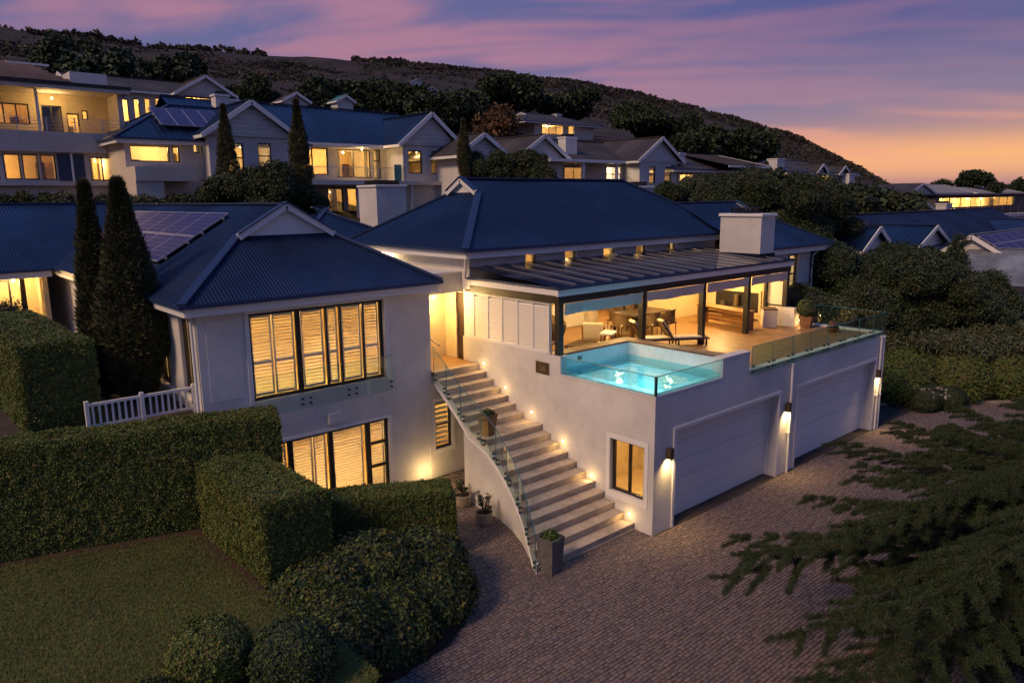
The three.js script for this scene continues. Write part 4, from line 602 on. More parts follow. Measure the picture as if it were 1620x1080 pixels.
{ const list = []; for (let i = 0; i < 90000; i++) { const x = rr(-15, -8.3), z = rr(-8.2, 1.6); if ((x > -8.72 + rr(-.22, .16) && z < -1.9) || z < -6.42 + (x + 12.6) * .332 + .12 + rr(-.2, .16)) continue; const k = .8 + .5 * fbm(x * 1.1, z * 1.1, 71, 3); list.push([x, 1.1, z, rr(.7, 1.35), 0, 1.6, 0, k]); } const o = foliage('lawn_grass', scene, list, LG.grass, PAL.lawn); o.userData = { kind: 'stuff', label: 'short mown lawn grass on the raised garden', category: 'grass' }; }

// pots -----------------------------------------------------------------
function plantTuft(parent, name, y, r, h, n, geo, pal, m) { const list = []; for (let i = 0; i < n; i++) { const a = rr(0, 6.28), q = Math.sqrt(R()) * r, t = R(); list.push([Math.cos(a) * q * (1 - t * .35), y + t * h, Math.sin(a) * q * (1 - t * .35), rr(.7, 1.3), Math.cos(a) * .5, 1, Math.sin(a) * .5]); } foliage(name, parent, list, geo, pal, m); }
function roundPot(x, z, label, s = 1) {
  const t = thing('plant_pot', label, 'pot plant', [x, 0, z], rr(0, 6), 'round clay pots beside the stairs'); t.scale.setScalar(s);
  const prof = [[.0, 0], [.15, 0], [.185, .06], [.205, .18], [.2, .27], [.215, .28], [.215, .33], [.185, .33], [.18, .27]].map(([a, b]) => new THREE.Vector2(a, b)); mesh('pot', new THREE.LatheGeometry(prof, 28), M.pot, t); mesh('soil', new THREE.CylinderGeometry(.185, .185, .02, 20).translate(0, .27, 0), M.soil, t);
  const br = []; const tips = []; for (let i = 0; i < 9; i++) { const a = rr(0, 6.28), r = rr(.08, .24), h = rr(.2, .52), m = V(Math.cos(a) * r * .4, .28 + h * .55, Math.sin(a) * r * .4), e = V(Math.cos(a) * r, .28 + h, Math.sin(a) * r); br.push(rod(V(0, .27, 0), m, .009, .007, 5), rod(m, e, .007, .003, 5)); for (let k = 0; k < 16; k++) { const p = m.clone().lerp(e, rr(0, 1.05)); tips.push([p.x + rr(-.03, .03), p.y + rr(-.03, .03), p.z + rr(-.03, .03), rr(.6, 1), 0, 1, 0]); } }
  mesh('stems', br, M.bark, t); foliage('leaves', t, tips, LG.hedge, [...PAL.dark, PAL.hedge[0], [.05, .03, .02]]);
}
roundPot(-2.2, -4.42, 'round clay pot with a twiggy shrub, nearer the passage', 1.02); roundPot(-2.5, -3.2, 'round clay pot with a twiggy shrub, nearer the driveway', 1.05);
function taperPot(name, label, x, y, z, w0, w1, h, m, ry = 0, group) { const t = thing(name, label, 'planter', [x, y, z], ry, group); const s = (w, v) => [[-w, v, -w], [w, v, -w], [w, v, w], [-w, v, w]]; const a = s(w0, 0), b = s(w1, h), c = s(w1 - .035, h), d = s(w1 - .04, h - .06), P = []; for (let i = 0; i < 4; i++) { const j = (i + 1) % 4; P.push(poly([a[j], a[i], b[i], b[j]]), poly([b[j], b[i], c[i], c[j]]), poly([c[j], c[i], d[i], d[j]])); } P.push(poly(a)); mesh('planter_box', P, m, t); mesh('soil', bx(-w1 + .045, w1 - .045, h - .09, h - .06, -w1 + .045, w1 - .045), M.soil, t); return t; }
{ const t = taperPot('tall_planter', 'tall grey square planter at the foot of the stairs', -2.93, 0, -.42, .17, .215, .82, M.potGrey, .12); plantTuft(t, 'succulent_leaves', .76, .19, .12, 130, LG.shrub, [PAL.hedge[0], PAL.hedge[1], PAL.hedge[3]]); }
{ const t = taperPot('tapered_planter', 'tapered clay planter with a bushy plant half way up the stairs', -1.66, 1.925, -4.02, .12, .19, .55, M.potTerra, .15); plantTuft(t, 'leaves', .5, .2, .16, 150, LG.hedge, [...PAL.dark, PAL.hedge[0]]); }
{ const t = taperPot('deck_planter', 'brown pot with a clipped round bush on the deck near the glass corner', 11.55, DECK, -2.35, .15, .23, .42, M.potTerra, .2); const list = []; for (let i = 0; i < 1500; i++) { const u = rr(-1, 1), a = rr(0, 6.28), q = Math.sqrt(1 - u * u), k = rr(.75, 1.03) * .33; list.push([q * Math.cos(a) * k, .66 + u * k, q * Math.sin(a) * k, rr(.7, 1.2), q * Math.cos(a), u, q * Math.sin(a)]); } foliage('foliage', t, list, LG.hedge, PAL.tree); }
// white picket fence beside the wing
{ const t = thing('picket_fence', 'short white picket fence between the hedge and the house corner', 'fence', [0, 0, 0]); const z = -6.98, x0 = -10.05, x1 = -7.83; mesh('top_rail', bx(x0, x1, 3.70, 3.76, z - .02, z + .04), M.trim, t); mesh('bottom_rail', bx(x0, x1, 3.24, 3.29, z - .02, z + .02), M.trim, t); for (const x of [x0 + .03, -8.95, x1 - .03]) mesh('post', rbx(x - .04, x + .04, 3.15, 3.82, z - .04, z + .05, .008), M.trim, t); for (let x = x0 + .14; x < x1 - .08; x += .125) if (Math.abs(x + 8.95) > .06) mesh('picket', bx(x - .022, x + .022, 3.29, 3.70, z - .012, z + .014), M.trim, t); }
// solar array on the wing roof
function solar(label, P, U, Vv, nu, nv, gap = .02) { const t = thing('solar_array', label, 'solar panels'); const n = V(0, 0, 0).crossVectors(U, Vv).normalize(); if (n.y < 0) n.negate(); const u = U.clone().normalize(), v = Vv.clone().normalize(), lu = U.length() / nu, lv = Vv.length() / nv, Mx = new THREE.Matrix4().makeBasis(u, n, V(0, 0, 0).crossVectors(u, n)); const sgn = V(0, 0, 0).crossVectors(u, n).dot(v) > 0 ? 1 : -1;
  const pg = uvm(clean(new THREE.BoxGeometry(lu - gap, .035, lv - gap))), cg = (() => { const a = []; for (let i = 0; i < 6; i++) for (let j = 0; j < 10; j++) { const w = (lu - gap - .06) / 10, h = (lv - gap - .06) / 6; a.push(new THREE.BoxGeometry(w - .012, .004, h - .012).translate((j - 4.5) * w, .0195, (i - 2.5) * h)); } return join(a); })();
  for (let i = 0; i < nu; i++) for (let j = 0; j < nv; j++) { const g = new THREE.Group(); g.name = 'panel'; t.add(g); const c = P.clone().addScaledVector(u, (i + .5) * lu).addScaledVector(v, (j + .5) * lv).addScaledVector(n, .11); g.applyMatrix4(Mx.clone().setPosition(c)); raw('frame', pg, M.alu, g); raw('cells', cg, M.cell, g); }
  const rails = []; for (const f of [.1, .4, .6, .9]) { const a = P.clone().addScaledVector(Vv, f).addScaledVector(n, .06); rails.push(bar(a.clone().addScaledVector(u, -.06), a.clone().add(U).addScaledVector(u, .06), .05, .06, n)); } mesh('mounting_rails', rails, M.alu, t); return t; }
{ const sl = 2.06 / 3.39, X = (x) => [x, 5.72 + (x + 8.22) * sl]; const a = X(-5.36), b = X(-7.33); solar('blue solar panel array on the left wing roof behind the cypresses', V(a[0], a[1], -10.4), V(0, 0, -8.9), V(b[0] - a[0], b[1] - a[1], 0), 6, 2); }

// deck and living-room furniture -----------------------------------------
function lounger(label, x, z, ry) { const t = thing('sun_lounger', label, 'sun lounger', [x, DECK, z], ry, 'sun loungers behind the pool'); t.scale.setScalar(.85);
  mesh('frame', [bar(V(-.3, .26, -.6), V(-.3, .26, .82), .05, .05), bar(V(.3, .26, -.6), V(.3, .26, .82), .05, .05), bar(V(-.3, .26, -.6), V(-.3, .92, -1.05), .05, .05), bar(V(.3, .26, -.6), V(.3, .92, -1.05), .05, .05)], M.woodDark, t); for (const [a, b] of [[-.28, -.5], [.28, -.5], [-.28, .7], [.28, .7]]) mesh('leg', bx(a - .025, a + .025, 0, .26, b - .025, b + .025), M.woodDark, t);
  mesh('seat', rbx(-.27, .27, .28, .34, -.58, .55, .02), M.canvas, t); mesh('foot_slats', rbx(-.27, .27, .28, .31, .56, .8, .01), M.wicker, t); mesh('backrest', [bar(V(0, .30, -.62), V(0, .92, -1.03), .54, .04)], M.wicker, t); mesh('head_cushion', [bar(V(0, .66, -.80), V(0, .97, -1.0), .48, .1)], M.cushion, t); mesh('back_cushion', [bar(V(0, .36, -.60), V(0, .66, -.80), .46, .07)], M.canvas, t); }
lounger('dark sun lounger with a cream head cushion, left of two behind the pool', 5.2, -3.95, 1.05); lounger('dark sun lounger with a cream head cushion, right of two behind the pool', 5.95, -3.45, 1.05);
function wickerChair(label, x, z, ry) { const t = thing('wicker_chair', label, 'chair', [x, DECK, z], ry, 'wicker dining chairs'); const pos = []; const S = 14, P = []; for (let i = 0; i < S; i++) { const f = (i) => { const a = lerp(-2.0, 2.0, i / S); return [Math.sin(a) * .27, Math.cos(a) * -.26, lerp(.62, .86, Math.cos(a) * .5 + .5)]; }; const a = f(i), b = f(i + 1); P.push(poly([[a[0], .42, a[1]], [b[0], .42, b[1]], [b[0], b[2], b[1]], [a[0], a[2], a[1]]]), bar(V(a[0], a[2], a[1]), V(b[0], b[2], b[1]), .035, .035)); } mesh('backrest', P, M.wicker, t); mesh('seat', rbx(-.25, .25, .38, .44, -.24, .26, .03), M.wicker, t); for (const [a, b] of [[-.21, -.2], [.21, -.2], [-.22, .22], [.22, .22]]) mesh('leg', rod(V(a * 1.08, 0, b * 1.08), V(a, .4, b), .016, .02), M.wicker, t); mesh('seat_cushion', rbx(-.22, .22, .44, .49, -.2, .24, .02), M.cushion, t); }
{ const t = thing('dining_table', 'dark wooden dining table under the patio roof', 'table', [6.6, DECK, -5.75]); mesh('top', rbx(-1.0, 1.0, .70, .75, -.5, .5, .012), M.woodDark, t); for (const [a, b] of [[-.9, -.4], [.9, -.4], [-.9, .4], [.9, .4]]) mesh('leg', bx(a - .04, a + .04, 0, .7, b - .04, b + .04), M.woodDark, t); }
wickerChair('wicker armchair at the near left end of the dining table', 5.35, -5.6, 1.6); wickerChair('wicker armchair on the pool side of the dining table, left of two', 6.2, -4.95, 3.1); wickerChair('wicker armchair on the pool side of the dining table, right of two', 7.0, -4.95, 3.25); wickerChair('wicker armchair behind the dining table, left of two', 6.2, -6.5, .1); wickerChair('wicker armchair behind the dining table, right of two', 7.1, -6.5, -.1);
{ const t = thing('wooden_bench', 'long honey-coloured slatted wooden bench counter on the patio', 'bench', [9.75, DECK, -4.5], 1.35); mesh('top', rbx(-1.15, 1.15, .62, .68, -.28, .28, .012), M.wood, t); for (let i = 0; i < 4; i++) mesh('front_slat', bx(-1.1, 1.1, .08 + i * .135, .19 + i * .135, .22, .25), M.wood, t); mesh('end_panel', [bx(-1.12, -1.08, 0, .62, -.26, .26), bx(1.08, 1.12, 0, .62, -.26, .26)], M.wood, t); mesh('seat_ledge', rbx(-1.1, .4, .3, .35, .25, .5, .01), M.wood, t); }
{ const t = thing('laundry_basket', 'square cream storage bin with a dark lid at the right end of the patio', 'storage bin', [10.75, DECK, -3.35], .7); mesh('body', [rbx(-.26, .26, 0, .62, -.24, .24, .02)], M.canvas, t); mesh('lid', rbx(-.27, .27, .62, .67, -.25, .25, .02), M.wicker, t); }
{ const t = thing('hanging_chair', 'dark round hanging chair in the left bay of the patio', 'hanging chair', [1.75, DECK, -5.4], .5); mesh('stand', [rod(V(-.5, .02, -.3), V(0, 1.85, -.45), .03), rod(V(0, 1.85, -.45), V(0, 1.9, .1), .03), bx(-.55, .55, 0, .04, -.5, .4)], M.dark, t); mesh('basket', new THREE.SphereGeometry(.5, 20, 14, 0, Math.PI * 2, 1.1, 2.0).scale(1, 1.15, 1).rotateX(.35).translate(0, .85, .1), M.wicker, t); mesh('seat_cushion', rbx(-.33, .33, .4, .52, -.2, .35, .05), M.cushion, t); mesh('chain', rod(V(0, 1.88, .08), V(0, 1.4, .1), .012), M.steel, t); }
{ const t = thing('lounge_chair', 'low wooden armchair with white cushions in the left bay of the patio', 'chair', [3.55, DECK, -5.1], 2.2); mesh('frame', [bar(V(-.33, .02, -.3), V(-.33, .75, -.45), .05, .05), bar(V(.33, .02, -.3), V(.33, .75, -.45), .05, .05), bar(V(-.33, .02, .35), V(-.33, .5, .35), .05, .05), bar(V(.33, .02, .35), V(.33, .5, .35), .05, .05), bx(-.36, -.28, .5, .54, -.4, .42), bx(.28, .36, .5, .54, -.4, .42)], M.wood, t); mesh('seat_cushion', rbx(-.3, .3, .28, .4, -.35, .38, .04), M.cushion, t); mesh('back_cushion', [bar(V(0, .38, -.33), V(0, .85, -.48), .58, .12)], M.cushion, t); }
{ const t = thing('side_table', 'small white cube side table at the pool edge', 'side table', [3.1, DECK, -4.15], .5); mesh('top', rbx(-.3, .3, .62, .68, -.2, .2, .01), M.trim, t); for (const [a, b] of [[-.26, -.16], [.26, -.16], [-.26, .16], [.26, .16]]) mesh('leg', bx(a - .02, a + .02, 0, .62, b - .02, b + .02), M.wood, t); mesh('lower_shelf', bx(-.26, .26, .2, .23, -.16, .16), M.wood, t); }
{ const t = thing('sofa', 'beige sofa against the back of the living room', 'sofa', [2.6, DECK, -9.6]); mesh('base', rbx(-1.1, 1.1, .1, .42, -.4, .4, .05), M.canvas, t); mesh('backrest', rbx(-1.1, 1.1, .42, .85, -.45, -.2, .06), M.canvas, t); for (const s of [-1, 1]) mesh('arm', rbx(s * 1.1 - .12, s * 1.1 + .12, .1, .6, -.4, .4, .05), M.canvas, t); }
{ const t = thing('kitchen_counter', 'white kitchen island deep inside the open living room', 'counter', [6.1, DECK, -8.6]); mesh('body', rbx(-1.1, 1.1, 0, .85, -.35, .35, .01), M.trim, t); mesh('worktop', rbx(-1.15, 1.15, .85, .9, -.4, .4, .01), M.stone, t); }
{ const t = thing('deck_flowers', 'low bowl of pink flowers standing by the glass at the deck corner', 'pot plant', [11.3, DECK, -1.3]); mesh('bowl', new THREE.LatheGeometry([[0, 0], [.12, 0], [.2, .12], [.22, .16], [.19, .16], [.17, .1], [0, .09]].map(([a, b]) => new THREE.Vector2(a, b)), 20), M.potTerra, t); plantTuft(t, 'leaves', .14, .2, .2, 90, LG.hedge, PAL.tree); plantTuft(t, 'flowers', .26, .16, .1, 22, LG.hedgeS, [[.5, .12, .16], [.6, .3, .3]]); }

{ const t = thing('rattan_sofa', 'big dark rattan sofa in the left bay of the patio', 'sofa', [1.25, DECK, -5.95], .35); mesh('base', rbx(-.85, .85, .05, .38, -.4, .4, .05), M.wicker, t); mesh('backrest', rbx(-.85, .85, .38, .82, -.42, -.24, .06), M.wicker, t); for (const q of [-1, 1]) mesh('arm', rbx(q * .85 - .1, q * .85 + .1, .05, .6, -.4, .4, .05), M.wicker, t); for (const q of [-.4, .4]) mesh('seat_cushion', rbx(q - .36, q + .36, .38, .5, -.22, .38, .05), M.woodDark, t); }
{ const t = thing('coffee_table', 'low dark coffee table in front of the rattan sofa', 'table', [2.35, DECK, -4.55], .3); mesh('top', rbx(-.5, .5, .34, .39, -.3, .3, .012), M.woodDark, t); for (const [a, b] of [[-.44, -.25], [.44, -.25], [-.44, .25], [.44, .25]]) mesh('leg', bx(a - .03, a + .03, 0, .34, b - .03, b + .03), M.woodDark, t); }
{ const t = thing('fridge', 'grey fridge at the back of the living room', 'fridge', [5.45, DECK, -10.8]); mesh('body', rbx(-.4, .4, 0, 1.75, -.3, .3, .02), M.metal, t); mesh('handle', bx(-.04, -.02, .7, 1.5, .3, .34), M.steel, t); }
{ const t = thing('wall_picture', 'dark framed picture on the living room back wall', 'picture', [3.2, 4.4, -11.18]); mesh('frame', [bx(-.5, .5, -.35, -.31, 0, .03), bx(-.5, .5, .31, .35, 0, .03), bx(-.5, -.46, -.31, .31, 0, .03), bx(.46, .5, -.31, .31, 0, .03)], M.woodDark, t); mesh('canvas', bx(-.46, .46, -.31, .31, .005, .012), M.teal, t); }
{ const t = thing('log_rack', 'rack of stacked firewood beside the fireplace', 'firewood rack', [7.55, DECK, -6.55]); mesh('rack', [bx(-.22, -.19, 0, 1.6, -.15, .15), bx(.19, .22, 0, 1.6, -.15, .15), bx(-.22, .22, 0, .04, -.15, .15)], M.dark, t); for (let i = 0; i < 18; i++) mesh('log', new THREE.CylinderGeometry(.055, .055, .34, 8).rotateX(Math.PI / 2).translate(-.12 + (i % 3) * .12 + ((i / 3 | 0) % 2) * .02, .1 + (i / 3 | 0) * .11, .02), M.wood, t); }

// ---------------------------------------------------------------- trees and planting
function cypress(label, x, y, z, h, r, n = 2600, lean = 0) {
  seed = Math.round(x * 51 + z * 17 + 3000); const t = thing('cypress_tree', label, 'cypress', [x, y, z], rr(0, 6), 'slender cypress trees'), list = []; const prof = (f) => r * Math.pow(Math.sin(Math.PI * Math.min(1, .08 + f * .92)), .55) * (f < .35 ? lerp(.82, 1, f / .35) : 1) * (f > .35 ? Math.pow(1 - (f - .35) / .65, .62) * .98 + .02 : 1);
  mesh('trunk', [rod(V(0, -.2, 0), V(0, h * .6, 0), r * .13, r * .05, 8)], M.bark, t);
  for (let i = 0; i < n; i++) { const f = Math.pow(R(), .85), a = rr(0, 6.283), lump = 1 + (fbm(a * 1.6 + 20, f * h * 1.6, 33, 3) - .5) * .8, k = prof(f) * lump * (R() < .3 ? rr(.2, .8) : rr(.78, 1.03)); list.push([Math.cos(a) * k, .1 + f * h * .97, Math.sin(a) * k, rr(.7, 1.3) * (r > .5 ? 1 : .9), Math.cos(a) * .5, 1.3, Math.sin(a) * .5]); }
  foliage('crown', t, list, LG.cyp, PAL.cyp, M.needle); return t;
}
cypress('slim front cypress left of the pair beside the solar panels', -8.98, 3.1, -9.9, 5.25, .40, 11000); cypress('broader front cypress right of the pair beside the left wing', -8.50, 3.1, -8.9, 5.25, .66, 17000);
{ const p = V(1.25, 8.75, -27.72); cypress('slender cypress in front of the left gable of the wide house behind', p.x, p.y - 1.2, p.z, 5.0, .5, 3000); const q = V(3.42, 7.78, -24.21); cypress('slender cypress in front of the balcony of the wide house behind', q.x, q.y - .6, q.z, 5.4, .52, 3400); const s = V(14.59, 9.32, -25.64); cypress('small dark cypress beside the right gable of the wide house', s.x, s.y - .5, s.z, 3.6, .42, 2000); }
// broad tree: trunk, limbs and a crown of leaf clumps on lobes
function tree(name, label, x, y, z, trunkH, R0, H, o = {}) {
  const { n = 2600, geo = LG.tree, pal = PAL.tree, lobes = 14, flat = .66, group, shape = 'round', m = M.leaf } = o;
  seed = Math.round(x * 71 + z * 131 + 5000);
  const t = thing(name, label, o.cat || 'tree', [x, y, z], 0, group), br = [rod(V(0, -.4, 0), V(R0 * .05, trunkH + H * .35, 0), R0 * .075 + .05, R0 * .03 + .02, 8)], L = [], list = [];
  for (let i = 0; i < lobes; i++) { let a = i * 2.4 + rr(-.5, .5), q, hy, lr; if (shape === 'cone') { const f = i / lobes; q = R0 * (1 - f) * .55; hy = trunkH + f * H * .92 + .1; lr = R0 * lerp(.62, .16, f); } else if (shape === 'flat') { q = R0 * rr(.3, .8); hy = trunkH + H * rr(.45, .9); lr = R0 * rr(.3, .45); } else { q = R0 * Math.sqrt(R()) * .8; hy = trunkH + H * rr(.16, .86) * (1 - .3 * q / R0); lr = R0 * rr(.22, .46); } const c = V(Math.cos(a) * q, hy, Math.sin(a) * q); L.push([c, lr]); br.push(rod(V(0, trunkH * .85, 0), c, R0 * .03 + .015, .012, 5)); }
  if (o.limbs !== false) mesh('trunk', br, M.bark, t);
  const tot = L.reduce((s, l) => s + l[1] * l[1], 0); for (const [c, lr] of L) { const k = Math.round(n * lr * lr / tot); for (let i = 0; i < k; i++) { const u = rr(-1, 1), a = rr(0, 6.283), q = Math.sqrt(1 - u * u), w = lr * (R() < .12 ? rr(1, 1.22) : Math.pow(R(), .3)) * (1 + (fbm(a * 2 + c.x * 3, u * 3 + c.z * 5, 19, 2) - .5) * .5), fl = shape === 'flat' ? .32 : flat + .2; const p = [c.x + q * Math.cos(a) * w, c.y + u * w * fl, c.z + q * Math.sin(a) * w]; if (p[1] < .05) continue; list.push([...p, rr(.7, 1.3), q * Math.cos(a), u + .5, q * Math.sin(a)]); } }
  foliage('crown', t, list, geo, pal, m); return t;
}
{ // right of the house
  const G = 'trees right of the house', T = (px, py, pz, base, R0, H, name, label, o) => { const p = V(px, py, pz); return tree(name, label, p.x, base, p.z, Math.max(.3, p.y - base - H * .6), R0, H, { group: G, ...o }); };
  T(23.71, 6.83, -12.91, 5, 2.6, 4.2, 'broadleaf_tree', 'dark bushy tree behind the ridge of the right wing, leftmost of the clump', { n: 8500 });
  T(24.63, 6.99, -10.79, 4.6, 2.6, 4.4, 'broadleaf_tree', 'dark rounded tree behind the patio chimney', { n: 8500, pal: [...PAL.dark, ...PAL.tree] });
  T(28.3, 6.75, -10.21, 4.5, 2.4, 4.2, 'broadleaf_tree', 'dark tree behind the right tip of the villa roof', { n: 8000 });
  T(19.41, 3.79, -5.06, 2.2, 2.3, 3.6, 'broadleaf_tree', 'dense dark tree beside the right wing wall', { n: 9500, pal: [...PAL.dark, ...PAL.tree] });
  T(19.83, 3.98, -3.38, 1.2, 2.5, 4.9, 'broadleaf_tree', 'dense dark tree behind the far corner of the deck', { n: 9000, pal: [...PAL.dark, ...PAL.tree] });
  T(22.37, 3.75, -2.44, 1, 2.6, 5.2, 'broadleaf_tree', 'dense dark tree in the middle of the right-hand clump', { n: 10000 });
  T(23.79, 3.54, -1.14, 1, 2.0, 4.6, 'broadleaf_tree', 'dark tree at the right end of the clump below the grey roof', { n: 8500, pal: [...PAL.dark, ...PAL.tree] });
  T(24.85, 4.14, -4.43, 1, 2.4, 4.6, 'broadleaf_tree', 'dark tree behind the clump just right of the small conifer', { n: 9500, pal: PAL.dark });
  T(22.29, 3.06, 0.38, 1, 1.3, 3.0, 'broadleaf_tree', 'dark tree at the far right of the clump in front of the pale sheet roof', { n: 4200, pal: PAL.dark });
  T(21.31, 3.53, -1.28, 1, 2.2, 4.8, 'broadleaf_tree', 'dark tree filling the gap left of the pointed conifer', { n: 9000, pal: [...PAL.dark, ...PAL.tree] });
  T(17.83, 2.86, -3.49, 1.5, 1.6, 2.8, 'round_shrub', 'dark shrub between the deck corner and the tree clump', { n: 5000, cat: 'shrub' });
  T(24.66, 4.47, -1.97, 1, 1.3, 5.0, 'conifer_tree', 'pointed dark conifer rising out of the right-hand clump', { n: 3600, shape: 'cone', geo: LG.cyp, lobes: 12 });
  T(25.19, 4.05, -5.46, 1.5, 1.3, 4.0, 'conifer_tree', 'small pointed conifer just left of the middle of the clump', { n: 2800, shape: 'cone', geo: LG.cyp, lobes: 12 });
  T(14.94, 3.44, -3.47, 2, 1.25, 1.9, 'round_shrub', 'pale green shrub just behind the deck planter', { n: 3400, pal: [...PAL.pale, ...PAL.tree], cat: 'shrub', limbs: true });
  T(16.19, 3.67, -5.14, 2.5, .9, 1.5, 'round_shrub', 'small shrub below the right wing window', { n: 2000, pal: [...PAL.pale, ...PAL.tree], cat: 'shrub' });
  T(18.45, 2.11, -1.4, 0, 1.3, 2.0, 'round_shrub', 'olive-green shrub under the trees beyond the garage corner', { n: 3600, pal: PAL.pale, cat: 'shrub' });
  T(20, 2.22, -0.06, 0, 1.5, 2.2, 'round_shrub', 'grey-green leafy shrub under the right-hand trees, middle one', { n: 4200, pal: PAL.pale, cat: 'shrub' });
  T(21.45, 2.2, 1.22, 0, 1.4, 2.2, 'round_shrub', 'grey-green leafy shrub at the right edge below the white gable', { n: 4000, pal: PAL.pale, cat: 'shrub' });
  T(49.62, 6.71, -18.58, 5, 2.6, 3.6, 'broadleaf_tree', 'dark tree in front of the house with the tall white gable stack', { n: 2600, geo: LG.treeFar });
  T(56.25, 6.88, -18.22, 4, 3, 3.8, 'broadleaf_tree', 'dark round tree left of the navy roofs on the right', { n: 2600, geo: LG.treeFar });
  // clipped bank hedges beyond the drive, with a white-flowering bush in front
  mound('bank_hedge', 'long rounded hedge bank beyond the end of the driveway', 16.9, -.1, -1.1, [[-1.9, .8, -1.2, 1.9, 1.15, 1.1], [.2, .75, .1, 2.0, 1.2, 1.3], [1.9, .7, 1.5, 1.9, 1.15, 1.3], [3.6, .7, 2.6, 1.8, 1.2, 1.4]], 260, LG.shrub, PAL.hedge, 'hedge');
  mound('bank_hedge', 'higher rounded hedge at the right edge behind the bank hedge', 21.4, 0, .6, [[0, 1.0, 0, 2.2, 1.5, 1.3], [2.2, .9, 1.5, 2.0, 1.4, 1.4]], 220, LG.shrub, PAL.hedge, 'hedge');
  { const t = mound('flowering_bush', 'low bush with small white flowers beside the driveway beyond the garage', 15.9, 0, .35, [[0, .35, 0, .9, .55, .5], [.8, .3, .5, .7, .5, .5]], 420, LG.hedge, PAL.tree, 'shrub'); plantTuft(t, 'white_flowers', .55, .8, .3, 46, leafGeo(4, .06, .04, .03, .1, 41), [[.7, .68, .66]], M.petal); }
}
{ // garden behind the villa and in front of the neighbours
  const T = (px, py, pz, base, R0, H, name, label, o = {}) => { const p = V(px, py, pz); return tree(name, label, p.x, p.y - base, p.z, .3, R0, H, o); };
  T(1.73, 7.51, -24.27, 1.2, 1.75, 3.4, 'broadleaf_tree', 'dense round dark tree between the two cypresses behind the left wing', { n: 7000, pal: [...PAL.dark, ...PAL.tree] });
  T(0.35, 7.89, -26.93, .6, 1.1, 1.5, 'round_shrub', 'low shrub left of the round tree behind the left wing roof', { n: 2600, cat: 'shrub' });
  T(3.66, 7.48, -23.92, .4, .8, 1.2, 'round_shrub', 'low shrub at the foot of the right rear cypress', { n: 1800, cat: 'shrub' });
  { const g = 'planting strip bushes behind the left roof'; const S = [[-7.87, 7.88, -34.16], [-7.02, 7.87, -33.14], [-6.19, 7.86, -32.13], [-5.36, 7.84, -31.13], [-4.55, 7.83, -30.14], [-3.74, 7.82, -29.16], [-2.95, 7.81, -28.19], [-2.16, 7.8, -27.22], [-1.39, 7.78, -26.27]]; for (let i = 0; i < 9; i++) { const p = V(...S[i]); tree('strip_shrub', 'low shrub in the strip under the terraced house, number ' + ['one', 'two', 'three', 'four', 'five', 'six', 'seven', 'eight', 'nine'][i] + ' from the left edge', p.x, p.y - .45, p.z, .05, .75, .75, { n: 900, cat: 'shrub', group: g, lobes: 5, pal: i % 3 ? PAL.tree : PAL.pale }); } }
  const B = [[16.03, 8.97, -25.63, 1.3, 1.9], [17.06, 9.07, -24.76, 1.25, 2.0], [18.08, 9.13, -23.88, 1.2, 1.9], [17.91, 8.8, -22.58, 0.8, 1.3]]; B.forEach(([x, y, z, r, h], i) => T(x, y, z, .5, r, h, 'round_shrub', ['leftmost', 'second', 'third', 'rightmost'][i] + ' of four dark bushes along the main roof ridge', { n: 2400, cat: 'shrub', group: 'bushes behind the main ridge' }));
  T(29.78, 7.55, -19.97, .5, 1.0, 1.9, 'round_shrub', 'bush lit warmly by the neighbour window right of the ridge', { n: 2200, cat: 'shrub', pal: PAL.pale }); T(25.31, 7.82, -18.54, .4, 1.1, 1.0, 'round_shrub', 'low bush beside the small rear chimney', { n: 1500, cat: 'shrub' });
  T(32.73, 7.52, -20.08, .5, 1.6, 2.2, 'round_shrub', 'dark bush right of the warmly lit bush', { n: 2200, cat: 'shrub' });
  // garden plant on the porch side
  { const p = V(-10.6, 3.1, -16.2); tree('climbing_shrub', 'open leafy shrub silhouetted against the lit porch', p.x, p.y, p.z, .2, .95, 2.1, { n: 1500, pal: PAL.dark, cat: 'shrub', geo: LG.shrub }); }
  { const t = thing('low_hedge', 'dark low hedge behind the tall square hedge', 'hedge', [-11.2, 3.1, -15.2]); const list = []; for (let i = 0; i < 3500; i++) list.push([rr(-1.6, 1.6), rr(.3, 1.6), rr(-.6, .6), rr(.8, 1.3)]); foliage('foliage', t, list, LG.shrub, PAL.dark); mesh('inner_fill', rbx(-1.5, 1.5, 0, 1.45, -.5, .5, .1), M.soil, t); }  // a solid dark block fills the hedge behind its leaves
}
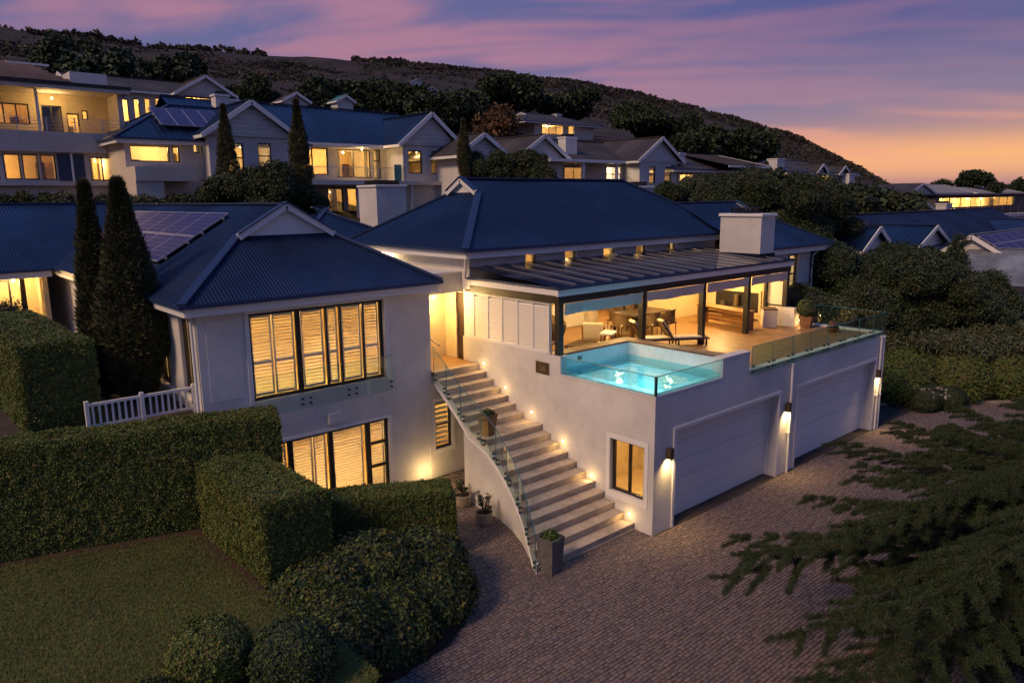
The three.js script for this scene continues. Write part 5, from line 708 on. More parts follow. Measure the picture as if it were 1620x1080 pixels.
{ // trees on the hillside; each stands where its foot meets the slope
  const G = 'trees on the hillside', H = (px, py, pz, r, h, kind, label, name = 'hillside_tree') => { const p = V(px, py, pz), y = Math.min(hillAt(p.x, p.z), p.y - h * .6) - .5; tree(name, label, p.x, y, p.z, Math.max(.5, p.y - y - h * .62), r, h, { n: kind === 'flat' ? 1700 : 1300, geo: leafGeo(9, .22 + r * .09, .12 + r * .06, .15 + r * .1, .2, 60 + Math.round(px)), pal: kind === 'autumn' ? PAL.autumn : PAL.dark, shape: kind === 'flat' ? 'flat' : 'round', group: G, lobes: kind === 'flat' ? 12 : 13 }); };
  H(44.58, 16.24, -58.02, 3.0, 4.6, 'autumn', 'rust-brown autumn tree left of the small hill house');
  H(67.85, 24.1, -83, 5.0, 7.5, 'flat', 'tall spreading pine above the autumn tree'); H(79.66, 23.39, -81.92, 5.2, 5.5, 'flat', 'flat-topped pine behind the small hill house'); H(80.68, 20.09, -66.61, 4.6, 4.8, 'flat', 'flat-topped pine right of the small hill house');
  H(33.47, 20.76, -77.1, 4, 5, 'r', 'dark tree behind the roof of the wide house, first from the left'); H(38.36, 21.29, -77, 4.4, 6, 'r', 'dark tree behind the roof of the wide house, second from the left'); H(41.61, 20.44, -73.93, 4, 5, 'r', 'dark tree behind the roof of the wide house, third from the left'); H(40.82, 18.43, -64.61, 3.6, 5, 'r', 'dark tree behind the right gable of the wide house'); H(45.71, 19.42, -65.99, 3.8, 6, 'r', 'dark tree left of the rust-brown tree');
  H(9.34, 22.73, -85.25, 4.2, 5.2, 'r', 'dark tree above the terraced house at the left'); H(16.26, 32.2, -133.15, 5, 6, 'r', 'dark tree on the slope above the terraced house, upper left'); H(17.11, 25.53, -103.56, 4, 5, 'r', 'dark tree behind the lit gabled house, left side'); H(25.5, 27.69, -110.3, 4.5, 5, 'r', 'dark tree behind the lit gabled house, right side'); H(27.78, 22.08, -86.51, 3.4, 4, 'r', 'dark tree left of the small far gable');
  H(73.89, 15.05, -50.94, 4, 4, 'r', 'dark tree above the hip-roofed neighbour, left'); H(82.93, 15.08, -49.78, 4.5, 4.5, 'r', 'dark tree above the hip-roofed neighbour, right'); H(88.49, 18.55, -66.13, 4.5, 5, 'r', 'dark tree below the hill crest in the middle');
  H(52.57, 8.41, -27.28, 3.2, 4, 'r', 'dark tree below the neighbour with the white stack'); H(85.91, 7.02, -31.52, 3.4, 3.2, 'r', 'dark tree at the foot of the mountain on the right'); H(104.32, 6.48, -35.53, 3.2, 3, 'r', 'dark tree beside the pale barn roof');
  H(133.55, 10.2, -35.21, 2.7, 3.2, 'flat', 'round-headed tree on the right horizon'); H(129.18, 9.51, -38.88, 1.4, 1.4, 'r', 'tiny tree left of the round-headed tree on the horizon'); H(165.49, 8.99, -36.66, 3.0, 4, 'r', 'dark tree at the right edge of the horizon'); H(132.78, 9.06, -31.53, 1.2, 1.1, 'r', 'tiny tree right of the round-headed tree on the horizon');
  // scrub and copses on the mountain: one mass
  const list = []; for (let i = 0; i < 60000; i++) { const a = rr(-4, 73) * Math.PI / 180, r = 90 + 610 * Math.pow(R(), .8), x = CX + Math.sin(a) * r, z = CZ - Math.cos(a) * r, w = fbm(x * .014, z * .014, 81, 4); if (w < .46 + .2 * R()) continue; const k = table(RIDGE, a * 180 / Math.PI); if (k < .004) continue; list.push([x, hillAt(x, z) + .05, z, rr(.2, .62) * (1 + (w > .62 ? .7 : 0)) * (1 + r / 600), 0, 1, 0]); }
  for (let i = 0; i < 520; i++) { const a = (R() < .45 ? rr(9.5, 16) : R() < .6 ? rr(16.5, 24) : rr(30, 33.5)) * Math.PI / 180, r = rr(680, 704), x = CX + Math.sin(a) * r, z = CZ - Math.cos(a) * r; list.push([x, hillAt(x, z) + rr(0, 4.5) * fbm(a * 300, 2, 4, 2), z, rr(1.2, 2.6), 0, 1, 0]); }
  const o = foliage('hillside_scrub', scene, list, leafGeo(10, 1.5, 1.1, .9, .2, 77), [[.045, .036, .030], [.034, .032, .022], [.055, .044, .038], [.028, .030, .018]]); o.userData = { kind: 'stuff', label: 'dark scrub and copses covering the mountain slope', category: 'scrub' };
}
{ // the feathery conifer that reaches in from the right, near the camera
  const t = thing('feathery_conifer', 'large feathery conifer reaching in from the right over the driveway', 'conifer', [1.6, 0, 8.4]); seed = 977; const br = [], list = []; br.push(rod(V(0, 0, 0), V(.1, 2.4, 0), .2, .13, 10), rod(V(.1, 2.4, 0), V(0, 4.3, .1), .13, .03, 8));
  const limb = (y, a, L, rise, w) => { let p = V(0, y + L * .03, 0), d = V(Math.cos(a), rise, Math.sin(a)).normalize(); const N = 12; for (let i = 0; i < N; i++) { const q = p.clone().addScaledVector(d, L / N); br.push(rod(p, q, w * (1 - i / N) + .006, w * (1 - (i + 1) / N) + .004, 5)); if (i > 1) { for (const s of [-1, 1]) twig(q, d, s * rr(.4, .95), (.12 + L * rr(.10, .25)) * (1 - i / N * .72), w * .25); for (let k = 0; k < 9; k++) { const b = p.clone().lerp(q, R()); list.push([b.x + rr(-.05, .05), b.y + rr(-.02, .03), b.z + rr(-.05, .05), rr(.5, .9), d.x * .8, .6, d.z * .8]); } } p = q; d.y -= .02; d.x += rr(-.09, .09); d.z += rr(-.09, .09); d.normalize(); } for (let k = 0; k < 10; k++) list.push([p.x + rr(-.06, .06), p.y + rr(-.03, .03), p.z + rr(-.06, .06), rr(.6, 1), d.x, d.y + .4, d.z]); };
  const twig = (o, d, turn, L, w) => { const c = Math.cos(turn), s = Math.sin(turn), e = V(d.x * c - d.z * s, d.y - rr(.0, .14), d.x * s + d.z * c).normalize(), n = Math.max(5, Math.round(L / .03)); let p = o.clone(); const q = o.clone().addScaledVector(e, L).add(V(0, -L * .08, 0)); br.push(rod(p, q, w + .004, .002, 4)); for (let i = 0; i < n; i++) { const f = (i + .3) / n, b = o.clone().lerp(q, f); for (let k = 0; k < 3; k++) list.push([b.x + rr(-.03, .03), b.y + rr(-.02, .02), b.z + rr(-.03, .03), rr(.5, 1.05) * (1 - f * .3), e.x * .8, e.y * .5 + .55, e.z * .8]); } };
  const AZ = (x, z) => Math.atan2(z - 8.4, x - 1.6);
  const L = [[2.4, 6.15, 2.74], [2.2, 5.39, 2.99], [2.2, 3.47, 3.02], [2.2, 1.8, 3.52], [2.2, 0.29, 3.35], [2.6, -1.26, 4.56], [2.0, -1.28, 3.36], [2.2, -2.41, 4.04], [2.6, -3.68, 5.08], [2.0, -3.95, 4.43], [2.2, -4.39, 5.32], [2.2, -5.11, 5.94], [2.8, -5.37, 6.8], [2.4, -5.22, 6.65], [3, -4.71, 6.06], [3.2, -3.39, 5.92], [3.2, -0.86, 5.4], [3.2, 1.55, 5.0], [2.8, 6.13, 3.78], [3.0, 7.26, 4.24], [3.2, 8.36, 4.6], [3.4, 2.14, 5.34], [3.6, 2.84, 5.75], [3.6, -3.76, 6.7], [3.8, -2.41, 6.66], [3.6, -5.41, 7.22], [3.2, -5.09, 6.77], [2.4, 7.18, 2.83]];
  for (const [y, x, z] of L) for (const q of [1, rr(.7, .92), rr(.4, .65)]) limb(y + (q - 1) * 2 + (q < 1 ? rr(-.2, .4) : 0), AZ(x, z) + rr(-.12, .12), Math.hypot(x - 1.6, z - 8.4) * rr(.94, 1.04) * q, rr(.0, .10), .045); for (let i = 0; i < 12; i++) limb(rr(1.6, 4), rr(-.6, 2.2), rr(2, 4), rr(0, .3), .05);
  mesh('trunk_and_branches', br, mat([.05, .032, .016], { roughness: .9 }), t); foliage('needle_sprays', t, list, LG.frond, [...PAL.conifer, [.034, .038, .013]], M.needle);
}

// ---------------------------------------------------------------- neighbouring houses
function block(h, { x0, x1, y0, y1, z0, z1, win = [], left = [], m = M.grey, th = .25, open }) {   // four walls with openings; z1 is the front
  mesh('wall', [wallXY(0, 0, 0, 0, z1, th, win.map((w) => w.slice(0, 4)), [[x0, y0], [x1, y0], [x1, y1], [x0, y1]]), wallZY(0, 0, 0, 0, x0, th, left.map((w) => w.slice(0, 4)), [[z0, y0], [z1 - th - .001, y0], [z1 - th - .001, y1], [z0, y1]]), bx(x1 - th, x1, y0, y1, z0, z1 - th), bx(x0 + th, x1 - th, y0, y1, z0, z0 + th)], m, h);
  for (const [a, b, c, d, mu = [], tr = [], fr] of win) frameXY('window', h, a, b, c, d, z1 - .08, mu, tr, .06, .08, fr || M.dark); for (const [a, b, c, d, mu = [], tr = []] of left) frameZY('window', h, a, b, c, d, x0 + .08, mu, tr, .06);
}
function room(h, x0, x1, y0, y1, z0, z1, I, c = WARM, curtains = []) {
  mesh('lit_room', [bx(x0, x1, y0 - .05, y0, z0, z1), bx(x0, x1, y1, y1 + .05, z0, z1), bx(x0 - .05, x0, y0, y1, z0, z1), bx(x1, x1 + .05, y0, y1, z0, z1), bx(x0, x1, y0, y1, z0 - .05, z0)], M.room, h); lamp(h, (x0 + x1) / 2, y1 - .25, (z0 * .45 + z1 * .55), I, c, .035);
  for (const [a, b] of curtains) { const g = []; const n = Math.max(3, Math.round((b - a) / .09)); for (let i = 0; i < n; i++) g.push(new THREE.CylinderGeometry(.05, .055, y1 - y0 - .1, 6).translate(lerp(a, b, (i + .5) / n), (y0 + y1) / 2, z1 - .12 + (i % 2) * .04)); mesh('curtain', g, M.curtain, h); }
  if (x1 - x0 > 1.2) mesh('furniture', [rbx(x0 + .3, x0 + .9, y0, y0 + .7, z0 + .3, z0 + .8, .04), rbx(x1 - .8, x1 - .4, y0, y0 + 1.1, z0 + .1, z0 + .4, .03)], M.woodDark, h);
}
function gable(h, { x0, x1, z0, z1, y, rise, axis = 'z', m = M.roof, wall = M.grey, over = .35, ends = 'AB', barge = M.trim, wi = .35, pitch = .35 }) { // a pitched roof; axis is the ridge's
  const P = axis === 'z' ? (u, yy, v) => [v, yy, u] : (u, yy, v) => [u, yy, v], [u0, u1, v0, v1] = axis === 'z' ? [z0, z1, x0, x1] : [x0, x1, z0, z1], vm = (v0 + v1) / 2, top = y + rise, r = part('roof', h);
  mesh('slope', corrugated([P(u0, y, v0), P(u1, y, v0), P(u1, top, vm), P(u0, top, vm)], pitch, .03, true), m, r); mesh('slope', corrugated([P(u0, y, v1), P(u1, y, v1), P(u1, top, vm), P(u0, top, vm)], pitch, .03, true), m, r);
  caps('ridge_cap', [[P(u0, top + .03, vm), P(u1, top + .03, vm)]], r, m, .22);
  const sl = rise / ((v1 - v0) / 2);
  for (const e of ends) { const u = e === 'A' ? u0 : u1, s = e === 'A' ? -1 : 1, ui = u - s * over; mesh('gable_wall', poly([P(ui, y - .02 + 0, v0 + wi), P(ui, y - .02, v1 - wi), P(ui, y + sl * ((v1 - v0) / 2 - .05), vm)].map((p, i) => i < 2 ? [p[0], p[1] + sl * wi * .0, p[2]] : p)), wall, h); for (let k = 0; k < 5; k++) { const f = .12 + k * .16, w = (1 - f) * ((v1 - v0) / 2 - wi); mesh('cladding_board', bar(V(...P(ui + s * .015, y + f * rise * .92, vm - w)), V(...P(ui + s * .015, y + f * rise * .92, vm + w)), .03, .035), M.trim, h); } mesh('bargeboard', [-1, 1].map((k) => bar(V(...P(u, y - .08, vm + k * (v1 - v0) / 2)), V(...P(u, top - .08, vm)), .07, .24)), barge, r); }
  mesh('fascia', [bar(V(...P(u0, y - .1, v0)), V(...P(u1, y - .1, v0)), .05, .16), bar(V(...P(u0, y - .1, v1)), V(...P(u1, y - .1, v1)), .05, .16)], barge, r);
  return r;
}
function stack(h, x0, x1, y0, y1, z0, z1) { const c = part('chimney', h); mesh('stack', bx(x0, x1, y0, y1, z0, z1), M.white, c); mesh('cornice', bx(x0 - .06, x1 + .06, y1, y1 + .1, z0 - .06, z1 + .06), M.trim, c); mesh('cowl', bx(x0 + .15, x1 - .15, y1 + .1, y1 + .3, z0 + .15, z1 - .15), M.black, c); }
function railing(h, name, x0, x1, y0, y1, z, n = 4) { const r = part(name, h); for (let i = 0; i < n; i++) mesh('rail_bar', bx(x0, x1, lerp(y0, y1, (i + .7) / n) - .012, lerp(y0, y1, (i + .7) / n) + .012, z - .012, z + .012), M.metal, r); for (let x = x0; x <= x1 + .01; x += (x1 - x0) / Math.max(1, Math.round((x1 - x0) / 1.2))) mesh('rail_post', bx(x - .025, x + .025, y0, y1, z - .025, z + .025), M.metal, r); }

{ // terraced house at the left edge
  const h = thing('terraced_house', 'mauve terraced house with a lit loggia above blue shutters at the left edge', 'house'), z = -34.53;
  block(h, { x0: -12, x1: -1.45, y0: 5, y1: 10.42, z0: -42, z1: z, m: M.mauve, win: [[-9.6, -7.4, 9.04, 10.3, [.5]], [-7.22, -6.5, 9.04, 10.3], [-6.42, -5.72, 9.04, 10.3], [-5.62, -4.95, 9.04, 10.3], [-3.42, -2.2, 9.02, 10.22, [.5]]] });
  room(h, -11.6, -4.7, 8.9, 10.35, -37, z - .26, 8, WARM, [[-7.3, -7.1], [-4.95, -4.75]]); room(h, -4.0, -1.75, 8.9, 10.35, -37, z - .26, 4.5, WARM, [[-3.5, -3.2], [-2.4, -2.15]]);
  for (const [a, b] of [[-4.88, -4.3], [-4.24, -3.66], [-2.1, -1.5]]) { const s = part('blue_shutter', h); mesh('leaf', bx(a, b, 9.0, 10.35, z + .02, z + .06), M.blue, s); for (let y = 9.08; y < 10.3; y += .11) mesh('slat', bx(a + .04, b - .04, y, y + .06, z + .055, z + .075), M.blue, s); }
  mesh('pillar', [bx(-4.3, -4.2, 9, 10.4, z, z + .12)], M.trim, h); mesh('base_ledge', bx(-12, -1.2, 8.75, 8.95, z, z + .45), M.mauve, h);
  mesh('balcony_band', [bx(-12, -1.3, 10.42, 11.42, z - .25, z + .35), bx(-12, -1.3, 10.42, 10.55, -42, z - .25)], M.mauve, h); mesh('balcony_floor', bx(-12, -1.35, 11.3, 11.38, -37, z - .25), M.tile, h);
  block(h, { x0: -12, x1: -1.5, y0: 11.38, y1: 13.5, z0: -42, z1: -36.6, m: M.cream, win: [[-7.1, -5.5, 11.9, 12.95, [.3, .65]], [-4.95, -4.0, 11.4, 12.95, [.5]], [-3.8, -3.2, 11.4, 12.6], [-3.05, -2.75, 12.3, 12.8]] });
  room(h, -11.6, -5.2, 11.4, 13.4, -39.5, -36.86, 7, WARM, [[-7.1, -6.8]]); room(h, -4.0, -1.8, 11.4, 13.4, -39.5, -36.86, 5); mesh('loggia_side', [bx(-1.75, -1.5, 11.42, 13.5, -36.6, z)], M.sand, h); mesh('loggia_post', [bx(-5.5, -5.38, 11.42, 13.5, z - .2, z - .05)], M.trim, h); lamp(h, -4.6, 13.2, -35.5, 3.2, WARM, .06);
  railing(h, 'balcony_railing', -9, -1.4, 11.45, 12.15, z + .25, 4);
  mesh('roof_slab', bx(-12.2, -1.2, 13.5, 13.68, -42, z + .5), M.sand, h); mesh('roof_edge', bx(-12.25, -1.15, 13.68, 13.85, -42, z + .55), M.black, h);
  { const r = part('tiled_roof', h); for (let k = 0; k < 7; k++) mesh('tile_course', bar(V(-12.2, 13.95 + k * .17, z + .1 - k * .42), V(-3.9 - k * .22, 13.95 + k * .17, z + .1 - k * .42), .48, .1, V(0, 1, .42).normalize()), M.roofBrown, r); }
  mesh('roof_box', bx(-3.75, -2.0, 13.85, 14.55, -37, -35.1), M.white, h); mesh('roof_pergola', [bx(-6.2, -4.3, 14.95, 15.05, -38.5, -36.8), bx(-5.2, -5.05, 14.2, 14.95, -37, -36.9)], M.trim, h);
}
{ // lit gabled house behind it
  const h = thing('lit_gabled_house', 'pale house with a row of tall lit windows below the mountain, upper left', 'house'), z = -57.5;
  block(h, { x0: 1.5, x1: 9.0, y0: 11, y1: 16.9, z0: -66, z1: z - 1, m: M.sand, win: [[4.7, 5.2, 14.4, 16.2], [5.6, 6.05, 14.4, 16.3], [6.45, 6.9, 14.4, 16.4], [7.3, 7.75, 14.4, 16.5], [8.2, 8.6, 15.4, 16.5]] }); room(h, 2, 8.8, 14.2, 16.8, -62, z - 1.3, 20, WARM2);
  block(h, { x0: 9.0, x1: 13.4, y0: 11, y1: 16.9, z0: -66, z1: z, m: M.sand, win: [[9.4, 12.2, 16.05, 16.75, [.25, .5, .75]]] }); room(h, 9.3, 13, 15.2, 16.85, -61, z - .3, 10, WARM2);
  gable(h, { x0: 8.5, x1: 13.9, z0: -66.5, z1: z + .4, y: 16.9, rise: 1.6, axis: 'z', ends: 'B', wall: M.sand, m: M.roofGrey }); gable(h, { x0: 1, x1: 11.2, z0: -66, z1: z - .5, y: 16.9, rise: 1.5, axis: 'x', ends: 'A', m: M.roofGrey });
}
{ // wide house with two gables and a balcony
  const h = thing('wide_balcony_house', 'wide grey house with two clad gables, lit balcony windows and navy roof behind', 'house'), zr = -29.87, zm = -32.37, zl = -30.37;
  block(h, { x0: 13.05, x1: 17.15, y0: 4.5, y1: 11.25, z0: -37, z1: zr, win: [[13.45, 14.5, 9.46, 10.88, [], [.5]], [15.2, 16.26, 9.46, 10.9, [], [.5]]] }); room(h, 13.35, 16.9, 9.2, 11.15, -33, zr - .26, 5, WARM, [[13.4, 13.6], [16.1, 16.3]]);
  gable(h, { x0: 12.55, x1: 17.6, z0: -38, z1: zr + .45, y: 11.22, rise: 2.0, axis: 'z', ends: 'B' });
  block(h, { x0: 5.4, x1: 13.04, y0: 8.9, y1: 11.2, z0: -39.5, z1: zm, m: M.sand, win: [[7.5, 9.25, 9.4, 11.0, [.42]], [9.8, 12.25, 9.25, 10.98, [.5]], [12.45, 13.0, 9.2, 11.0, [], [.62]]] }); room(h, 7.2, 12.9, 9.15, 11.15, -36, zm - .26, 11, WARM, [[9.85, 10.2], [11.95, 12.2]]);
  block(h, { x0: 5.4, x1: 17.1, y0: 4.5, y1: 8.75, z0: -39.5, z1: zm + .3, m: M.sand, win: [[8.95, 10.0, 6.6, 8.6], [10.3, 11.1, 6.6, 8.6], [14.5, 16.1, 6.9, 8.4, [.5]]] }); room(h, 8.6, 11.6, 6.5, 8.65, -36, zm + .04, 6, WARM, [[9.3, 9.7]]); room(h, 14, 16.5, 6.5, 8.6, -36, zm + .04, 4);
  mesh('balcony_slab', [bx(5.4, 17.2, 8.75, 9.0, zm, zr + .5)], M.grey, h); mesh('balcony_post', [bx(13.3, 13.5, 4.5, 8.75, zr + .2, zr + .4), bx(9.5, 9.65, 4.5, 8.75, zr + .2, zr + .4)], M.grey, h);
  { const r = part('balcony_glass', h); for (let i = 0; i < 5; i++) mesh('glass_pane', bx(6 + i * 1.42, 7.4 + i * 1.42, 9.0, 9.75, zr + .3, zr + .31), M.pane, r); mesh('top_rail', bx(6, 13.05, 9.75, 9.78, zr + .29, zr + .32), M.metal, r); } mesh('teal_screen', bx(12.5, 13.0, 9.0, 10.0, zr - .2, zr - .15), M.teal, h); lamp(h, 11, 10.95, -31.3, 2.2, WARM, .06);
  gable(h, { x0: 1.0, x1: 17, z0: -41.5, z1: zm + 1.1, y: 11.25, rise: 2.6, axis: 'x', ends: '' }); mesh('balcony_fascia', bx(5.5, 13.0, 11.0, 11.2, zm + 1.0, zm + 1.05), M.trim, h);
  block(h, { x0: 1.35, x1: 5.95, y0: 4.5, y1: 11.3, z0: -38, z1: zl, win: [[2.3, 3.2, 9.4, 10.95, [], [.5]], [4.0, 4.75, 9.6, 11.0, [], [.5]]] }); room(h, 1.7, 5.6, 9.1, 11.1, -33.5, zl - .26, 4, WARM2);
  gable(h, { x0: .9, x1: 6.4, z0: -40, z1: zl + .45, y: 11.3, rise: 1.85, axis: 'z', ends: 'B' });
  block(h, { x0: -2.5, x1: 1.34, y0: 4.5, y1: 11.1, z0: -37, z1: zl - .9, m: M.sand, win: [[-2.25, -.35, 9.9, 10.7], [.85, 1.2, 10.4, 10.9], [-.2, .15, 9.9, 10.7]] }); room(h, -2.2, 1.1, 9.4, 11.0, -34, zl - 1.2, 7, WARM2);
  hipRoof(h, { u0: -3.0, u1: 7.5, v0: -38.5, v1: zl - .45, y: 11.05, rise: 2.1, axis: 'x', skip: 'B', pitch: .3 }); mesh('porch_wall', [bx(-2.5, .4, 8.9, 9.6, zl - .9, zl + .6), bx(-2.5, -1.2, 7, 8.9, zl - .9, zl + .5)], M.sand, h); stack(h, 3.6, 4.4, 12.2, 13.9, -35.6, -34.9); stack(h, 4.7, 5.4, 12.2, 13.8, -36.6, -35.9);
  solar('dark solar panels on the left roof of the wide house behind', V(2.9, 12.75, -33.7), V(-3.4, 0, 0), V(0, -1.05, 1.95), 4, 1);
}
{ // grey-roofed house with three gables
  const h = thing('three_gable_house', 'grey-roofed house with three white gables behind the main ridge', 'house'), z = -27.3, roofs = { m: M.roofGrey, wall: M.white };
  block(h, { x0: 15.6, x1: 19.0, y0: 5, y1: 10.6, z0: -36, z1: z, m: M.white }); gable(h, { x0: 15.0, x1: 19.5, z0: -36.5, z1: z + .4, y: 10.5, rise: 1.4, ends: 'B', ...roofs });
  block(h, { x0: 20.4, x1: 24.5, y0: 5, y1: 10.6, z0: -36, z1: z, m: M.sand }); gable(h, { x0: 20.0, x1: 25, z0: -36.5, z1: z + .4, y: 10.5, rise: 1.55, ends: 'B', ...roofs });
  block(h, { x0: 19, x1: 33, y0: 5, y1: 10.6, z0: -36, z1: z - 1.6, m: M.sand, win: [[23.2, 24.3, 8.2, 10.2], [24.8, 25.8, 8.0, 10.2], [26.4, 28.4, 8.6, 10.1, [.5]], [31.0, 32.7, 9.05, 10.2, [.5], [.5], M.trim]] }); room(h, 22.9, 29.5, 8, 10.5, -32, z - 1.9, 9, WARM); room(h, 30.4, 32.9, 8.4, 10.5, -31.5, z - 1.9, 7, lin(1, .82, .58));
  gable(h, { x0: 17, x1: 36, z0: -38, z1: z - 1.0, y: 10.6, rise: 1.75, axis: 'x', ends: '', ...roofs });
  block(h, { x0: 33.0, x1: 37.8, y0: 5, y1: 10.6, z0: -36, z1: z, win: [[34.2, 35.0, 8.9, 10.2, [], [.5]], [36.2, 37.05, 8.9, 10.2, [], [.5]]] }); room(h, 33.4, 37.4, 8.5, 10.5, -31, z - .26, 3.2, WARM); gable(h, { x0: 32.4, x1: 38.3, z0: -37, z1: z + .4, y: 10.6, rise: 1.85, ends: 'B', ...roofs });
  mesh('porch_canopy', [bx(22.6, 30.4, 10.3, 10.5, z - 1.6, z + .8)], M.trim, h); mesh('porch_post', [bx(26, 26.2, 6, 10.3, z + .4, z + .6), bx(29.6, 29.8, 6, 10.3, z + .4, z + .6)], M.trim, h); stack(h, 27.1, 28.3, 10.6, 12.2, z - 3, z - 2.2);
}
{ const h = thing('hill_house', 'small hip-roofed house with a wide lit window alone on the hillside', 'house'), z = -67.4; block(h, { x0: 59.5, x1: 71.5, y0: 12, y1: 18.2, z0: -76, z1: z, m: M.sand, win: [[61, 65.2, 16.7, 18.0, [.33, .66]], [66.3, 67.4, 16.9, 18.1]], left: [] }); room(h, 60.2, 68, 16.2, 18.1, -72, z - .3, 26, WARM2); hipRoof(h, { u0: 56.8, u1: 72.5, v0: -77, v1: z + 1, y: 18.25, rise: 1.7, axis: 'x', gA: .8, pitch: .6, m: M.roofGrey, fascia: .2 }); stack(h, 67.4, 68.5, 18.3, 20, -72, -71); }
{ const h = thing('hip_roofed_house', 'house with a dark hipped roof and warm garden light right of the grey gables', 'house'), z = -26.7; block(h, { x0: 37.9, x1: 46.5, y0: 5, y1: 10.1, z0: -36, z1: z - .6, m: M.cream, win: [[38.2, 40.2, 8.0, 9.7, [.5]], [41.6, 43.2, 8.2, 9.6]] }); room(h, 38.1, 41, 7.8, 10, -31, z - .9, 9, WARM2); hipRoof(h, { u0: 36.6, u1: 47, v0: -37, v1: z, y: 10.1, rise: 1.9, axis: 'x', pitch: .5, m: M.roofGrey, gA: .8 }); gable(h, { x0: 42, x1: 48.5, z0: -36, z1: z + 1.5, y: 10.4, rise: 1.2, axis: 'x', m: M.roofGrey, ends: 'B' }); stack(h, 38.6, 39.4, 10.4, 11.3, z - 1.6, z - 1); gable(h, { x0: 36, x1: 46, z0: -46, z1: -39, y: 11, rise: 1.6, axis: 'x', m: M.roofGrey, ends: 'B' }); }
{ const h = thing('white_stack_house', 'house with a white stack and small gables at the foot of the mountain', 'house'), z = -31.6; block(h, { x0: 64, x1: 78.5, y0: 3, y1: 10.4, z0: -40, z1: z, m: M.white, win: [[71.0, 73.2, 9.0, 10.1], [66, 67.5, 8.8, 10]] }); room(h, 70.2, 74, 8.6, 10.3, -35, z - .3, 12, WARM2); hipRoof(h, { u0: 62, u1: 79.5, v0: -41, v1: z + .8, y: 10.4, rise: 1.5, axis: 'x', pitch: .6, m: M.roofGrey }); gable(h, { x0: 73.6, x1: 76.4, z0: -36, z1: z + 1, y: 10.3, rise: .9, m: M.roofGrey, ends: 'B' }); gable(h, { x0: 68.3, x1: 70.8, z0: -36, z1: z + 1, y: 10.4, rise: .9, m: M.roofGrey, ends: 'B' }); stack(h, 62.6, 64.2, 9, 11.7, z - 2, z - .8); stack(h, 75.2, 76.6, 5, 10.2, z + .6, z + 1.4); gable(h, { x0: 50, x1: 61, z0: -40, z1: -32, y: 9.6, rise: 1.4, axis: 'x', m: M.roof, ends: 'B' }); }
{ const h = thing('pale_barn_house', 'pale low barn-like house on the right horizon', 'house'), z = -31.1; block(h, { x0: 95, x1: 104, y0: 2, y1: 8, z0: -40, z1: z, m: M.white }); gable(h, { x0: 94.6, x1: 104.4, z0: -41, z1: z + .4, y: 8, rise: 1.3, ends: 'B', m: M.roofGrey, wall: M.white }); gable(h, { x0: 104, x1: 121, z0: -40, z1: z, y: 8, rise: 1.3, axis: 'x', ends: 'B', m: mat([.3, .31, .36]) }); block(h, { x0: 104.4, x1: 120.6, y0: 2, y1: 8, z0: -39, z1: z - .5, m: M.white }); gable(h, { x0: 123, x1: 148, z0: -40, z1: z, y: 7.9, rise: 1.0, axis: 'x', ends: 'AB', m: mat([.3, .31, .36]) }); block(h, { x0: 123.4, x1: 147.6, y0: 2, y1: 7.9, z0: -39, z1: z - .5, m: M.grey }); }
{ const h = thing('glazed_roof_house', 'navy-roofed house with a long lit strip of glass near the right horizon', 'house'), z = -18.7;
  block(h, { x0: 60, x1: 104, y0: 0, y1: 5.4, z0: -28, z1: z, m: M.white }); gable(h, { x0: 59, x1: 73, z0: -27, z1: z + .4, y: 5.2, rise: 2.6, axis: 'x', ends: 'A' }); gable(h, { x0: 58.6, x1: 69.6, z0: -25, z1: z + 1.2, y: 5.3, rise: 1.75, ends: 'B', wall: M.white });
  block(h, { x0: 71.5, x1: 104, y0: 5.4, y1: 7.7, z0: -28, z1: z - .6, m: M.roofGrey, win: [[72.4, 98, 6.35, 7.45, [.13, .26, .39, .52, .65, .78, .9]]] }); room(h, 72, 98.4, 6.1, 7.55, -22, z - .9, 18, WARM2); lamp(h, 76, 7.3, -20.6, 20, WARM2, .04); lamp(h, 80.5, 7.3, -20.6, 18, WARM2, .04); lamp(h, 89.5, 7.3, -20.6, 20, WARM2, .04); lamp(h, 94.5, 7.3, -20.6, 20, WARM2, .04); mesh('flat_roof', bx(71, 104.4, 7.7, 7.85, -28.4, z - .2), M.roof, h); for (let x = 74; x < 104; x += 3.2) mesh('wall_fin', bx(x - .06, x + .06, 5.4, 6.3, z - .6, z - .5), M.metal, h);
  mesh('parapet', bx(72, 104, 5.0, 5.4, z, z + .4), M.white, h); stack(h, 70.4, 72, 5.2, 6.8, z - .2, z + .8); stack(h, 73, 74.6, 5, 6.0, z + .2, z + 1); }
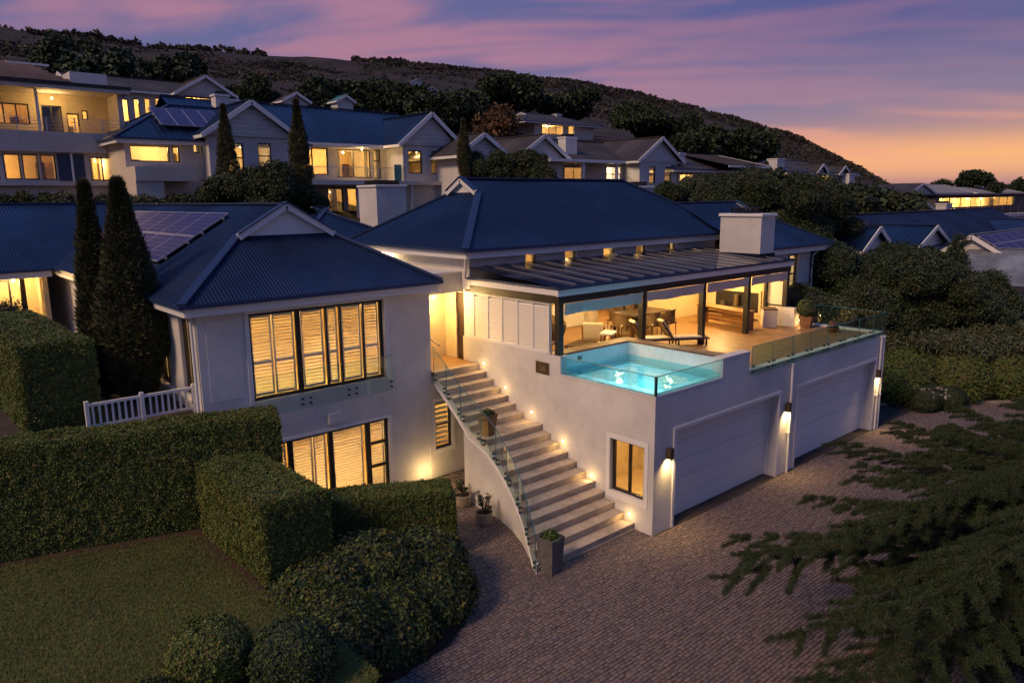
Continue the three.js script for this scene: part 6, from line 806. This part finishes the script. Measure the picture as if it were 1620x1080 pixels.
{ const h = thing('navy_roof_row_house', 'long navy-roofed house with small white gables behind the right-hand trees', 'house'), z = -8.9; block(h, { x0: 28, x1: 66, y0: 0, y1: 4.3, z0: -18, z1: z, m: M.white }); gable(h, { x0: 27, x1: 67, z0: -17.6, z1: z + .6, y: 4.2, rise: 2.3, axis: 'x', ends: 'A' }); for (const [c, w, t] of [[29.7, 2, 6.1], [38.2, 2.8, 5.9], [60.5, 4.4, 5.7]]) gable(h, { x0: c - w, x1: c + w, z0: z - 4, z1: z + 1.4, y: t - 1.25, rise: 1.25, ends: 'B', wall: M.white }); }
{ const h = thing('grey_sheet_house', 'pale grey sheet-roofed house with clapboard gable at the right edge', 'house'), z = -2.0, pg = mat([.30, .33, .38], { roughness: .6, map: rep(roofC, .3) });
  block(h, { x0: 35.0, x1: 44, y0: 0, y1: 2.6, z0: -8, z1: z + 1.2, m: M.white }); gable(h, { x0: 39, x1: 58, z0: -9.6, z1: z, y: 3.0, rise: 2.3, axis: 'x', ends: 'A', m: pg, wall: M.white }); block(h, { x0: 39.6, x1: 57, y0: 0, y1: 3.0, z0: -9, z1: z - .5, m: M.white }); gable(h, { x0: 34.4, x1: 44.6, z0: -6, z1: z + 1.6, y: 2.5, rise: 2.0, axis: 'z', ends: 'B', m: pg, wall: M.white }); for (let i = 0; i < 14; i++) mesh('clapboard', bx(34.98, 44, .2 + i * .17, .355 + i * .17, z + 1.2, z + 1.225), M.trim, h);
  solar('solar panels on the pale sheet roof at the right edge', V(39.2, 5.2, -5.62), V(17, 0, 0), V(0, -1.05, 1.73), 9, 2); }
{ // roofs half hidden in the trees up the slope
  const R1 = (px, py, pz, w, label, m) => { const h = thing('small_far_house', label, 'house', [px, py, pz]); mesh('wall', [bx(-w * .8, w * .8, -5, 0, -w * 1.5, -.3)], M.white, h); gable(h, { x0: -w, x1: w, z0: -w * 1.8, z1: 0, y: 0, rise: w * .55, ends: 'B', m, wall: M.white }); };
  R1(19.99, 17.12, -58.17, 1.5, 'small far white gable peeking over the wide house roof, left of the teal one', M.roofGrey); R1(28.73, 18.38, -64.37, 1.2, 'small far roof with a teal tint behind the wide house roof', M.teal);
  R1(166.4, 53.81, -250.87, 4, 'tiny white house high on the slope, left of two', M.roofGrey); R1(146.05, 44.56, -212.13, 4, 'tiny white house high on the slope, right of two', M.roofGrey); R1(30.62, 31.64, -147.51, 2.2, 'tiny pale house in the trees above the lit gabled house', M.roofGrey);
}
renderer.render(scene, camera);
